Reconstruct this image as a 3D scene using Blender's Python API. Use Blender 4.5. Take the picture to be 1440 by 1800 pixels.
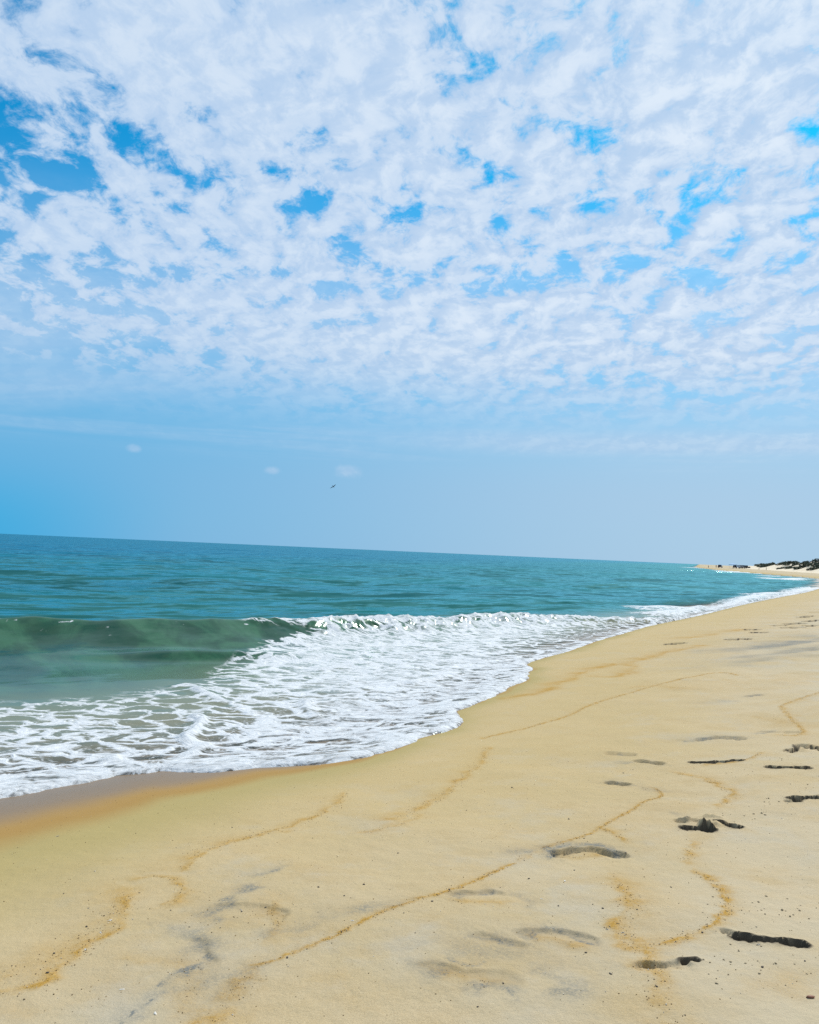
import bpy, bmesh, math, random
import numpy as np
from mathutils import Matrix, Vector

for o in list(bpy.data.objects):
    bpy.data.objects.remove(o)
random.seed(7)
rng = np.random.default_rng(7)
scene = bpy.context.scene
COL = scene.collection
R = math.radians

# ---------------------------------------------------------------- camera
cam = bpy.data.cameras.new('camera')
cam.sensor_fit = 'HORIZONTAL'; cam.sensor_width = 36.0; cam.lens = 36.1
cam.clip_start = 0.05; cam.clip_end = 60000
cam_o = bpy.data.objects.new('camera', cam); COL.objects.link(cam_o)
cam_o.matrix_world = (Matrix.Translation((0, 0, 2.35)) @ Matrix.Rotation(R(90+2.753), 4, 'X') @ Matrix.Rotation(R(2.51), 4, 'Z'))
scene.camera = cam_o

# ---------------------------------------------------------------- node helper
class NT:
    def __init__(s, tree): s.t = tree; s.n = tree.nodes; s.l = tree.links
    def new(s, typ, **kw):
        nd = s.n.new(typ)
        for k, v in kw.items(): setattr(nd, k, v)
        return nd
    def set(s, sock, v):
        if v is None: return
        if hasattr(v, 'is_output') or isinstance(v, bpy.types.NodeSocket): s.l.new(v, sock)
        else:
            if isinstance(v, (tuple, list)) and len(v) == 3 and sock.type == 'RGBA': v = (*v, 1)
            sock.default_value = v
    def math(s, op, a, b=None, c=None, clamp=False):
        nd = s.new('ShaderNodeMath', operation=op, use_clamp=clamp)
        s.set(nd.inputs[0], a); s.set(nd.inputs[1], b); s.set(nd.inputs[2], c)
        return nd.outputs[0]
    def vmath(s, op, a, b=None, c=None):
        nd = s.new('ShaderNodeVectorMath', operation=op)
        s.set(nd.inputs[0], a); s.set(nd.inputs[1], b)
        if c is not None: s.set(nd.inputs[3] if op == 'SCALE' else nd.inputs[2], c)
        return nd.outputs[1] if op in ('LENGTH', 'DISTANCE', 'DOT_PRODUCT') else nd.outputs[0]
    def mapr(s, v, a, b, c=0.0, d=1.0, smooth=True):
        nd = s.new('ShaderNodeMapRange', interpolation_type='SMOOTHSTEP' if smooth else 'LINEAR')
        for i, q in enumerate((v, a, b, c, d)): s.set(nd.inputs[i], q)
        return nd.outputs[0]
    def mix(s, f, a, b, blend='MIX'):
        nd = s.new('ShaderNodeMix', data_type='RGBA', blend_type=blend)
        s.set(nd.inputs[0], f); s.set(nd.inputs[6], a); s.set(nd.inputs[7], b)
        return nd.outputs[2]
    def noise(s, vec, scale, detail=3, rough=0.5, dist=0.0, dim='3D', lac=2.0):
        nd = s.new('ShaderNodeTexNoise', noise_dimensions=dim)
        s.set(nd.inputs['Vector'], vec); nd.inputs['Scale'].default_value = scale
        nd.inputs['Detail'].default_value = detail; nd.inputs['Roughness'].default_value = rough
        nd.inputs['Distortion'].default_value = dist; nd.inputs['Lacunarity'].default_value = lac
        return nd.outputs['Fac']
    def noisec(s, vec, scale, detail=2):
        nd = s.new('ShaderNodeTexNoise')
        s.set(nd.inputs['Vector'], vec); nd.inputs['Scale'].default_value = scale; nd.inputs['Detail'].default_value = detail
        return nd.outputs['Color']
    def voro(s, vec, scale, feature='F1', out='Distance', rnd=1.0):
        nd = s.new('ShaderNodeTexVoronoi', feature=feature)
        s.set(nd.inputs['Vector'], vec); nd.inputs['Scale'].default_value = scale
        nd.inputs['Randomness'].default_value = rnd
        return nd.outputs[out]
    def xyz(s, x, y, z):
        nd = s.new('ShaderNodeCombineXYZ'); s.set(nd.inputs[0], x); s.set(nd.inputs[1], y); s.set(nd.inputs[2], z)
        return nd.outputs[0]
    def sep(s, v):
        nd = s.new('ShaderNodeSeparateXYZ'); s.set(nd.inputs[0], v); return nd.outputs
    def attr(s, name):
        return s.new('ShaderNodeAttribute', attribute_name=name).outputs['Fac']
    def pos(s): return s.new('ShaderNodeNewGeometry').outputs['Position']
    def bump(s, h, strength, dist, normal=None):
        nd = s.new('ShaderNodeBump'); nd.inputs['Strength'].default_value = strength
        nd.inputs['Distance'].default_value = dist; s.set(nd.inputs['Height'], h); s.set(nd.inputs['Normal'], normal)
        return nd.outputs[0]

# ---------------------------------------------------------------- world: clear sky seen through a high broken cloud deck
SUN_EL, SUN_AZ = 46.0, 29.0          # degrees; azimuth clockwise from +Y (straight ahead)
world = bpy.data.worlds.new('World'); scene.world = world; world.use_nodes = True
w = NT(world.node_tree); w.n.clear()
sky = w.new('ShaderNodeTexSky', sky_type='NISHITA', sun_disc=False)
sky.sun_elevation = R(SUN_EL); sky.sun_rotation = R(SUN_AZ)
sky.altitude = 0; sky.air_density = 1.0; sky.dust_density = 0.6; sky.ozone_density = 3.0
STR = 0.11
d = w.vmath('NORMALIZE', w.new('ShaderNodeTexCoord').outputs['Generated'])
dx, dy, dz = w.sep(d)
dzc = w.math('MAXIMUM', dz, 0.0)
# coordinates on the flat cloud deck (height = 1)
inv = w.math('DIVIDE', 1.0, w.math('ADD', dzc, 0.26))
px_ = w.math('MULTIPLY', dx, inv); py_ = w.math('MULTIPLY', dy, inv)
cp = w.xyz(px_, py_, 0.0)
warp = w.vmath('SCALE', w.vmath('SUBTRACT', w.noisec(cp, 8.0, 3), (0.5, 0.5, 0.5)), None, 0.07)
cpw = w.vmath('ADD', cp, warp)
st = w.new('ShaderNodeMapping'); w.set(st.inputs[0], cpw); st.inputs['Rotation'].default_value = (0, 0, R(25)); st.inputs['Scale'].default_value = (1.15, 0.95, 1)
cps = st.outputs[0]
n_big = w.noise(cp, 0.9, 2, 0.5)
n_mid = w.noise(cps, 11.0, 9, 0.64)
cell = w.voro(cps, 16.0, 'SMOOTH_F1')
# big gaps and thick banks of this particular deck (deck coordinates, radius, amount)
bias = w.math('MULTIPLY', w.math('SUBTRACT', n_big, 0.5), 0.45)
for (gx, gy, gr, ga) in [(-0.634, 1.289, 0.15, -0.32), (-0.451, 1.228, 0.14, -0.18), (-0.612, 1.148, 0.12, -0.12), (-0.539, 1.187, 0.08, -0.15), (-0.200, 1.231, 0.07, -0.12), (0.203, 1.595, 0.20, -0.16), (0.374, 1.559, 0.10, -0.14), (0.081, 1.086, 0.05, -0.16), (0.254, 1.050, 0.05, -0.16), (0.120, 1.145, 0.05, -0.13), (-0.313, 1.366, 0.06, -0.13), (-0.396, 1.350, 0.06, -0.12), (-0.329, 1.088, 0.34, 0.20), (-0.083, 1.136, 0.30, 0.12), (0.355, 1.010, 0.25, 0.14), (0.345, 1.212, 0.35, 0.05), (-0.304, 1.859, 0.50, 0.08), (0.112, 1.859, 0.50, 0.10), (0.628, 1.738, 0.40, 0.08), (-0.301, 1.461, 0.15, 0.06), (-0.804, 1.644, 0.18, -0.10), (-0.921, 1.964, 0.28, -0.12), (-0.103, 1.685, 0.22, -0.14), (0.486, 1.310, 0.10, -0.12), (0.538, 1.133, 0.08, -0.12)]:
    dd = w.vmath('DISTANCE', cp, (gx, gy, 0.0))
    bias = w.math('ADD', bias, w.mapr(dd, 0.0, gr, ga, 0.0))
dens = w.math('ADD', w.math('ADD', w.math('MULTIPLY_ADD', n_mid, 1.35, -0.175), bias), w.math('MULTIPLY', w.math('SUBTRACT', 0.45, cell), 0.27))
cov = w.mapr(dens, 0.265, 0.525)
thick = w.mapr(dens, 0.48, 0.85)
# relief: the same noise a little nearer the sun
so = (0.03*math.sin(R(SUN_AZ)), 0.03*math.cos(R(SUN_AZ)), 0)
n_sun = w.noise(w.vmath('ADD', cps, so), 11.0, 5, 0.62)
relief = w.mapr(w.math('SUBTRACT', n_mid, n_sun), -0.10, 0.10)
far_fade = w.mapr(dz, 0.105, 0.30)
# thin hazy sheet low down
sheet = w.math('MULTIPLY', w.noise(w.xyz(w.math('MULTIPLY', px_, 0.25), w.math('MULTIPLY', py_, 0.6), 3.0), 1.6, 6, 0.62), 1.0)
sheet = w.math('MULTIPLY', w.mapr(sheet, 0.36, 0.62, 0.0, 0.7), w.math('MULTIPLY', w.mapr(dz, 0.112, 0.165), w.mapr(dz, 0.45, 0.2)))
band = w.math('MULTIPLY', w.mapr(w.noise(w.xyz(w.math('MULTIPLY', dx, 2.5), 0.0, w.math('MULTIPLY', dz, 60.0)), 1.0, 5, 0.6), 0.40, 0.66, 0.0, 0.36), w.math('MULTIPLY', w.mapr(dz, 0.095, 0.125), w.mapr(dz, 0.22, 0.15)))
sheet = w.math('MAXIMUM', sheet, band)
veil = w.math('MULTIPLY', w.math('MULTIPLY', w.mapr(dz, 0.116, 0.134), w.mapr(dz, 0.165, 0.138)), w.mapr(w.math('ADD', dx, w.math('MULTIPLY', w.math('SUBTRACT', w.noise(d, 9.0, 4), 0.5), 0.5)), -0.22, 0.25, 0.0, 0.62))
sheet = w.math('MAXIMUM', sheet, veil)
cov_f = w.math('MAXIMUM', w.math('MULTIPLY', cov, w.mapr(dz, 0.118, 0.235)), sheet)
# two small puffs low over the sea
for (qx, qy, qz, qr) in [(-0.0766, 0.9926, 0.0941, 0.022), (-0.1671, 0.9818, 0.0898, 0.012), (-0.3199, 0.9417, 0.1047, 0.012)]:
    dd = w.vmath('LENGTH', w.vmath('MULTIPLY', w.vmath('SUBTRACT', d, (qx, qy, qz)), (1.0, 1.0, 2.0)))
    dd = w.math('ADD', dd, w.math('MULTIPLY', w.math('SUBTRACT', w.noise(d, 60.0, 4, 0.6), 0.5), 0.9*qr))
    cov_f = w.math('MAXIMUM', cov_f, w.mapr(dd, 0.15*qr, qr, 0.62, 0.0))
blue = w.mix(1.0, sky.outputs[0], (0.03, 1.06, 1.40), 'MULTIPLY')
haze_c = w.mix(w.mapr(dx, -0.5, 0.45), (1.9, 4.9, 8.0), (4.65, 6.45, 8.45))
haze_c = w.mix(w.math('MULTIPLY', w.mapr(dx, -0.24, -0.50), w.mapr(dz, 0.13, 0.0)), haze_c, (0.6, 4.4, 8.1))
hz = w.mapr(dz, 0.42, 0.06, 0.0, 0.96)
skyc = w.mix(hz, blue, haze_c)
c_shade = (5.3, 7.0, 9.3); c_lit = w.mix(w.mapr(dx, -0.45, 0.35), (7.0, 8.3, 9.9), (8.2, 9.2, 10.4))
cc = w.mix(w.math('MULTIPLY', w.math('ADD', relief, thick), 0.5), c_shade, c_lit)
cc = w.mix(w.mapr(dz, 0.30, 0.10), cc, w.mix(0.45, cc, haze_c))
final = w.mix(w.math('MULTIPLY', cov_f, 0.97), skyc, cc)
bg = w.new('ShaderNodeBackground'); w.set(bg.inputs['Color'], final); bg.inputs['Strength'].default_value = STR
wo = w.new('ShaderNodeOutputWorld'); w.l.new(bg.outputs[0], wo.inputs['Surface'])
world.cycles.sampling_method = 'MANUAL'; world.cycles.sample_map_resolution = 512

# ---------------------------------------------------------------- sun and exposure
sun = bpy.data.lights.new('sun', 'SUN'); sun.energy = 5.0; sun.angle = R(0.53); sun.color = (1.0, 0.95, 0.87)
sun_o = bpy.data.objects.new('sun', sun); COL.objects.link(sun_o)
sdir = Vector((math.sin(R(SUN_AZ))*math.cos(R(SUN_EL)), math.cos(R(SUN_AZ))*math.cos(R(SUN_EL)), math.sin(R(SUN_EL))))
sun_o.rotation_euler = sdir.to_track_quat('Z', 'Y').to_euler(); sun_o.location = (0, 0, 60)
vs = scene.view_settings
vs.view_transform = 'Standard'; vs.look = 'None'; vs.gamma = 1.0; vs.use_curve_mapping = False; vs.exposure = -0.25
scene.cycles.use_denoising = False
scene.cycles.max_bounces = 6; scene.cycles.transparent_max_bounces = 8
scene.cycles.caustics_reflective = False; scene.cycles.caustics_refractive = False

# ---------------------------------------------------------------- terrain maths (world metres; sea level z = 0)
def hash2(ix, iy, seed):
    h = (ix.astype(np.int64)*374761393 + iy.astype(np.int64)*668265263 + seed*1442695041) & 0xFFFFFFFF
    h = ((h ^ (h >> 13))*1274126177) & 0xFFFFFFFF
    return (h ^ (h >> 16)) & 0xFFFFFFFF

def pnoise(x, y, seed=0):
    """gradient noise, about -0.7 .. 0.7"""
    x0 = np.floor(x); y0 = np.floor(y)
    fx = x-x0; fy = y-y0
    ux = fx*fx*fx*(fx*(fx*6-15)+10); uy = fy*fy*fy*(fy*(fy*6-15)+10)
    def g(dx, dy):
        a = hash2(x0+dx, y0+dy, seed)*(2*np.pi/4294967296.0)
        return np.cos(a)*(fx-dx)+np.sin(a)*(fy-dy)
    a = g(0, 0); b = g(1, 0); c = g(0, 1); d = g(1, 1)
    p = a+ux*(b-a); q = c+ux*(d-c)
    return p+uy*(q-p)

def fbm(x, y, octv=4, seed=0, gain=0.5):
    s = 0.0; a = 1.0
    for o in range(octv):
        s = s+a*pnoise(x*2**o+17.3*o, y*2**o-9.1*o, seed+o); a *= gain
    return s

def sstep(a, b, x):
    t = np.clip((x-a)/(b-a), 0, 1)
    return t*t*(3-2*t)

def chaikin(p, n=2):
    p = np.asarray(p, float)
    for _ in range(n):
        q = 0.75*p[:-1]+0.25*p[1:]; r = 0.25*p[:-1]+0.75*p[1:]
        m = np.empty((2*len(q), p.shape[1])); m[0::2] = q; m[1::2] = r
        p = np.vstack([p[:1], m, p[-1:]])
    return p

def sdist(x, y, line):
    """signed distance to a polyline (positive on its left) and the index position of the nearest point"""
    P = np.asarray(line, float)[:, :2]
    P = P[np.concatenate([[True], np.hypot(*np.diff(P, axis=0).T) > 1e-6])]
    T = np.diff(P, axis=0); L = np.hypot(T[:, 0], T[:, 1]); N = np.stack([-T[:, 1], T[:, 0]], -1)/L[:, None]
    VN = np.vstack([N[:1], N[:-1]+N[1:], N[-1:]])          # normals at the corners decide the side there
    best = np.full(x.shape, 1e18); sg = np.ones(x.shape); par = np.zeros(x.shape)
    for i in range(len(T)):
        t = ((x-P[i, 0])*T[i, 0]+(y-P[i, 1])*T[i, 1])/(L[i]*L[i])
        tc = np.clip(t, 0, 1)
        ex = x-P[i, 0]-tc*T[i, 0]; ey = y-P[i, 1]-tc*T[i, 1]
        d = ex*ex+ey*ey
        m = d < best
        nx_ = np.where(t <= 0, VN[i, 0], np.where(t >= 1, VN[i+1, 0], N[i, 0])); ny_ = np.where(t <= 0, VN[i, 1], np.where(t >= 1, VN[i+1, 1], N[i, 1]))
        best = np.where(m, d, best); sg = np.where(m, np.where(ex*nx_+ey*ny_ >= 0, 1.0, -1.0), sg); par = np.where(m, i+tc, par)
    return np.sqrt(best)*sg, par

# smoothed foot of the beach slope; the sea lies on its left
BASE_LINE = chaikin([(-300, -190), (-40, -16), (-12, 1.0), (-3.4, 6.7), (0, 9.4), (2.3, 14.6), (8.6, 28.6), (24, 55.5), (45, 90),
    (80, 155), (108, 216), (116, 265), (134, 344), (164, 445), (202, 579), (353, 1000), (778, 2200), (1700, 4800)], 2)

def beach(x, y):
    """sand height without prints"""
    D, _ = sdist(x, y, BASE_LINE)
    land = 0.12+1.25*(1-np.exp(np.minimum(D, 0)*0.1))
    sea = np.maximum(0.12-0.1*np.maximum(D, 0), -3.0)
    z = np.where(D < 0, land, sea)
    r = np.hypot(x, y)
    z = z+0.03*pnoise(x*0.35+3.1, y*0.35, 11)*sstep(0.3, 3, -D)+0.020*fbm(x*1.1, y*1.1, 2, 12)*sstep(0.0, 2, -D)
    return z, D

# traced marks of this beach, in world metres
WATERLINE = [(-300, -190), (-40, -16), (-12, 0.8), (-6, 4.8), (-3.373, 7.102), (-3.219, 7.294), (-3.078, 7.549), (-2.872, 7.817), (-2.726, 8.084), (-2.452, 8.177), (-2.363, 8.347), (-2.068, 8.197), (-1.753, 8.165), (-1.43, 8.374), (-1.003, 8.381), (-0.805, 8.392), (-0.362, 8.686), (-0.222, 8.937), (0.115, 9.386), (0.218, 9.845), (0.61, 10.268), (0.843, 10.783), (0.802, 11.517), (0.818, 12.031), (0.843, 11.916), (1.269, 12.813), (1.739, 13.796), (1.895, 14.511), (2.312, 15.113), (2.432, 16.22), (2.742, 17.064), (2.638, 17.97), (3.059, 18.838), (4.121, 20.623), (5.205, 22.928), (7.03, 26.24), (9.157, 30.314), (12.64, 35.416), (17.794, 44.708), (23.577, 54.534), (43.606, 87.018), (80, 155), (108, 216), (116, 265), (134, 344), (164, 445), (202, 579), (353, 1000), (778, 2200), (1700, 4800)]
OCHRE = [(0.062, 1.1, [(-1.572, 3.326), (-1.537, 3.344), (-1.435, 3.418), (-1.381, 3.565), (-1.357, 3.752), (-1.343, 3.957), (-1.337, 4.147), (-1.409, 4.444)]), (0.125, 0.61, [(-1.604, 3.481), (-1.512, 3.59), (-1.44, 3.768), (-1.385, 3.962), (-1.388, 4.238), (-1.461, 4.489)]), (0.037, 0.88, [(-1.43, 4.723), (-1.323, 4.795), (-1.186, 4.652), (-1.113, 4.458), (-1.112, 4.345), (-1.174, 4.289)]), (0.044, 0.88, [(-1.237, 4.898), (-1.23, 5.201), (-1.096, 5.481), (-0.878, 5.737), (-0.719, 6.012), (-0.578, 6.22), (-0.446, 6.699), (-0.444, 6.98)]), (0.075, 0.55, [(-1.277, 5.178), (-1.182, 5.369), (-0.981, 5.661), (-0.769, 5.789)]), (0.062, 0.88, [(-0.662, 3.079), (-0.618, 3.257), (-0.59, 3.392), (-0.566, 3.509)]), (0.018, 1.43, [(-0.58, 3.584), (-0.504, 3.64), (-0.419, 3.734), (-0.303, 3.843), (-0.183, 3.984), (-0.026, 4.191), (0.088, 4.31), (0.27, 4.456), (0.436, 4.644), (0.584, 4.845), (0.717, 4.979)]), (0.037, 0.5, [(0.717, 4.979), (0.866, 5.173), (0.991, 5.324)]), (0.018, 1.43, [(0.934, 5.27), (1.067, 5.405), (1.223, 5.53), (1.319, 5.624), (1.465, 5.831), (1.616, 6.03), (1.776, 6.239), (1.923, 6.452), (2.072, 6.537), (2.12, 6.662), (2.116, 6.875)]), (0.037, 0.99, [(1.419, 5.721), (1.461, 5.583), (1.48, 5.437)]), (0.062, 0.83, [(-0.026, 6.051), (0.188, 6.443), (0.331, 6.745), (0.491, 7.117), (0.626, 7.63), (0.832, 8.153), (0.958, 8.978)]), (0.031, 1.21, [(0.967, 9.59), (1.114, 9.743), (1.575, 10.158), (2.024, 10.711), (2.313, 11.053), (2.646, 11.705), (3.161, 12.317), (3.756, 12.924), (4.191, 13.474), (4.586, 13.835), (5.5, 14.767), (5.743, 14.74), (5.745, 14.239)]), (0.225, 0.55, [(3.827, 13.17), (4.17, 13.406), (4.366, 12.893)]), (0.035, 1.32, [(1.736, 4.828), (1.767, 4.663), (1.748, 4.464), (1.699, 4.27), (1.628, 4.123), (1.538, 4.01), (1.419, 3.904), (1.304, 3.835), (1.211, 3.786), (1.137, 3.751)]), (0.069, 1.1, [(1.217, 4.617), (1.228, 4.425), (1.213, 4.24), (1.143, 4.106), (1.078, 3.961), (1.082, 3.828), (1.096, 3.74)]), (0.075, 0.99, [(1.096, 3.74), (1.091, 3.634), (1.064, 3.461), (1.055, 3.314), (1.042, 3.167), (1.032, 3.037)]), (0.037, 0.88, [(1.93, 5.421), (1.836, 5.212), (1.741, 5.007)]), (0.037, 1.1, [(6.116, 12.064), (5.581, 11.554), (4.994, 10.989), (4.82, 10.413), (4.658, 9.841), (4.57, 9.446), (4.389, 9.043), (4.25, 8.971), (4.154, 9.03)]), (0.025, 1.1, [(3.568, 8.174), (3.355, 7.906), (3.169, 7.739), (2.831, 7.683)]), (0.05, 0.99, [(2.484, 7.424), (2.609, 7.276), (2.655, 7.001), (2.654, 6.751), (2.697, 6.649), (2.604, 6.506), (2.434, 6.293)]), (0.125, 0.44, [(4.347, 10.14), (4.545, 9.963), (4.558, 9.626)]), (0.2, 1.1, [(1.55, 12.969), (2.061, 13.121), (2.689, 14.084), (3.031, 15.086), (3.685, 16.157), (4.328, 16.951)]), (0.2, 0.99, [(3.431, 15.025), (3.884, 14.784), (4.091, 15.182), (4.532, 16.628), (4.971, 17.585), (6.173, 19.075), (7.372, 20.212)]), (0.375, 0.99, [(8.15, 22.793), (9.346, 24.276), (10.036, 24.744)]), (0.062, 0.88, [(-0.61, 4.298), (-0.58, 4.219), (-0.562, 4.068), (-0.579, 3.936)]), (0.125, 0.39, [(-0.766, 4.07), (-0.705, 4.182), (-0.629, 4.235)]), (0.062, 0.77, [(0.687, 3.865), (0.744, 3.822), (0.822, 3.761)]), (0.062, 0.61, [(0.324, 4.35), (0.408, 4.297), (0.524, 4.297)]), (0.088, 0.55, [(0.25, 3.515), (0.341, 3.465), (0.453, 3.426)]), (0.062, 0.66, [(1.054, 3.546), (1.103, 3.513), (1.182, 3.536)]), (0.075, 0.66, [(1.034, 5.134), (1.116, 5.111), (1.251, 5.167)]), (0.15, 0.39, [(1.469, 3.369), (1.553, 3.353), (1.659, 3.384)]), (0.188, 0.33, [(-1.445, 3.247), (-1.24, 3.28), (-1.149, 3.391)]), (0.112, 0.44, [(-1.018, 3.635), (-0.872, 3.638), (-0.761, 3.393), (-0.769, 3.17)]), (0.05, 0.55, [(-0.214, 5.694), (-0.022, 5.806), (0.182, 6.163)])]
GREY = [(0.05, 1.0, [(-0.85, 4.135), (-0.915, 4.138), (-0.899, 4.229), (-0.847, 4.32), (-0.78, 4.424), (-0.76, 4.559)]), (0.05, 0.8, [(-0.747, 4.75), (-0.693, 4.817), (-0.657, 4.902)]), (0.1, 0.8, [(-0.992, 3.941), (-0.909, 3.876), (-0.846, 3.782), (-0.874, 3.74)]), (0.028, 1.3, [(-0.8, 3.693), (-0.789, 3.637), (-0.824, 3.595), (-0.889, 3.523), (-0.934, 3.435)]), (0.07, 0.55, [(-0.979, 3.129), (-0.931, 3.277), (-0.846, 3.368), (-0.752, 3.447), (-0.628, 3.523)]), (0.012, 1.1, [(-0.976, 3.121), (-0.961, 3.234), (-0.926, 3.299)]), (0.14, 0.3, [(-0.748, 3.17), (-0.642, 3.371), (-0.526, 3.485)]), (0.07, 0.5, [(-0.542, 3.875), (-0.352, 4.057), (-0.138, 4.149), (0.03, 4.291)]), (0.03, 1.2, [(0.645, 3.85), (0.629, 3.915), (0.69, 3.966), (0.771, 3.971), (0.849, 3.891), (0.896, 3.807)]), (0.06, 0.9, [(0.373, 3.869), (0.477, 3.86), (0.522, 3.8), (0.553, 3.746)]), (0.03, 1.0, [(0.349, 4.37), (0.392, 4.468), (0.48, 4.436), (0.541, 4.505)]), (0.05, 0.4, [(0.647, 4.448), (0.707, 4.35), (0.682, 4.282)]), (0.02, 0.9, [(0.245, 3.65), (0.29, 3.582), (0.349, 3.562), (0.405, 3.596)]), (0.07, 0.6, [(0.12, 3.554), (0.155, 3.505), (0.202, 3.495)]), (0.04, 0.7, [(0.298, 3.355), (0.378, 3.368), (0.459, 3.381), (0.485, 3.314)]), (0.06, 0.6, [(0.594, 3.513), (0.658, 3.475), (0.73, 3.422), (0.765, 3.372), (0.677, 3.324)]), (0.2, 0.35, [(0.353, 3.611), (0.524, 3.615), (0.743, 3.615)]), (0.045, 1.25, [(0.968, 5.118), (0.989, 5.276), (1.074, 5.342), (1.189, 5.37), (1.292, 5.343), (1.361, 5.257), (1.397, 5.162)]), (0.05, 0.6, [(0.741, 5.163), (0.854, 5.215), (0.975, 5.298)]), (0.06, 1.0, [(3.086, 8.887), (3.251, 8.924), (3.443, 8.996), (3.505, 8.95), (3.646, 8.919)]), (0.05, 0.8, [(2.178, 8.306), (2.296, 8.221)]), (0.06, 0.9, [(1.803, 7.127), (1.903, 7.136), (1.959, 6.986)]), (0.05, 0.8, [(2.099, 7.892), (2.328, 7.939), (2.441, 7.778)]), (0.1, 0.4, [(2.023, 6.877), (2.128, 6.76)]), (0.06, 1.0, [(5.001, 11.91), (5.182, 12.008)]), (0.12, 0.5, [(4.276, 11.451), (4.569, 11.498)]), (0.35, 1.2, [(7.232, 18.428), (8.081, 18.935), (9.063, 19.656), (10.033, 19.973)]), (0.35, 0.9, [(7.268, 17.021), (8.3, 17.994), (9.33, 18.569)]), (0.5, 0.5, [(6.388, 15.709), (7.397, 16.522), (8.598, 17.105)]), (0.5, 0.8, [(9.214, 19.986), (10.83, 21.565)]), (0.05, 0.8, [(3.98, 9.128), (4.224, 9.323)]), (0.04, 0.6, [(1.999, 6.073), (2.062, 5.955), (1.967, 5.79)])]
PRINTS = [((1.596, 3.85), (1.833, 3.79), 0.038, 0.14, 0.0065, 0.0), ((1.557, 3.898), (1.598, 3.856), 0.03, 0.03, 0.0097, 0.0), ((1.087, 3.537), (1.221, 3.547), 0.05, 0.02, 0.0117, 0.0), ((1.264, 3.594), (1.303, 3.594), 0.022, 0.076, 0.0091, 0.0), ((1.1, 3.566), (1.149, 3.568), 0.022, 0.02, 0.0104, 0.0), ((1.99, 5.708), (2.118, 5.664), 0.05, 0.11, 0.0078, 0.0), ((2.255, 5.852), (2.333, 5.748), 0.05, 0.12, 0.0078, 0.0), ((2.006, 5.872), (2.107, 5.886), 0.045, 0.03, 0.0097, 0.0), ((1.038, 5.157), (1.342, 5.138), 0.085, 0.036, 0.013, 0.11), ((3.055, 6.382), (3.28, 6.396), 0.055, 0.15, 0.0078, 0.0), ((2.97, 6.31), (3.027, 6.303), 0.035, 0.05, 0.0091, 0.0), ((3.342, 7.462), (3.63, 7.403), 0.045, 0.14, 0.0078, 0.0), ((3.851, 8.182), (4.031, 8.3), 0.05, 0.13, 0.0078, 0.0), ((4.073, 8.387), (4.201, 8.209), 0.085, 0.15, 0.0078, 0.0), ((2.781, 7.807), (2.916, 7.771), 0.05, 0.1, 0.013, 0.0), ((3.002, 7.772), (3.173, 7.803), 0.05, 0.12, 0.0097, 0.0), ((3.224, 8.901), (3.398, 8.943), 0.06, 0.045, 0.013, 0.0), ((3.477, 8.956), (3.61, 8.862), 0.07, 0.05, 0.013, 0.0), ((4.046, 9.252), (4.37, 9.134), 0.05, 0.055, 0.0097, 0.03), ((2.132, 8.351), (2.277, 8.252), 0.07, 0.035, 0.0195, 0.0), ((2.311, 7.917), (2.43, 7.828), 0.07, 0.04, 0.0195, 0.0), ((1.821, 7.101), (1.903, 7.043), 0.06, 0.04, 0.0163, 0.0), ((5.021, 11.957), (5.155, 11.965), 0.06, 0.05, 0.013, 0.0), ((0.359, 4.437), (0.527, 4.456), 0.06, 0.013, 0.0195, 0.02), ((0.65, 3.883), (0.866, 3.845), 0.07, 0.014, 0.0195, 0.04), ((0.423, 3.846), (0.544, 3.776), 0.05, 0.008, 0.0195, 0.0), ((0.179, 3.524), (0.455, 3.441), 0.07, 0.007, 0.0195, 0.0), ((-0.827, 4.226), (-0.613, 4.142), 0.1, 0.009, 0.0195, 0.05), ((-0.88, 3.813), (-0.793, 3.638), 0.05, 0.008, 0.0195, 0.0), ((12.586, 26.924), (13.008, 27.107), 0.2, 0.13, 0.0195, 0.0), ((13.684, 28.036), (14.376, 28.647), 0.2, 0.13, 0.0195, 0.0), ((11.636, 24.961), (11.955, 25.125), 0.2, 0.13, 0.0195, 0.0), ((17.035, 34.194), (17.253, 34.157), 0.22, 0.14, 0.0195, 0.0), ((10.379, 24.832), (10.492, 24.774), 0.17, 0.11, 0.0195, 0.0), ((11.847, 26.31), (11.963, 26.287), 0.17, 0.11, 0.0195, 0.0), ((10.11, 23.714), (10.248, 23.655), 0.18, 0.08, 0.026, 0.0), ((12.64, 25.711), (13.031, 25.961), 0.2, 0.13, 0.0195, 0.0), ((14.836, 30.84), (15.406, 31.351), 0.2, 0.12, 0.0195, 0.0), ((8.609, 21.578), (8.845, 21.575), 0.2, 0.08, 0.026, 0.0), ((6.8, 21.027), (6.967, 21.096), 0.18, 0.08, 0.026, 0.0)]
MOUNDS = [((2.128, 5.745), 0.065, 0.07, 0.05), ((2.216, 5.791), 0.05, 0.05, 0.025), ((2.06, 5.913), 0.06, 0.045, 0.02), ((2.234, 5.991), 0.08, 0.03, 0.02), ((3.958, 8.194), 0.06, 0.05, 0.04), ((2.298, 5.966), 0.05, 0.03, 0.015)]
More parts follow.
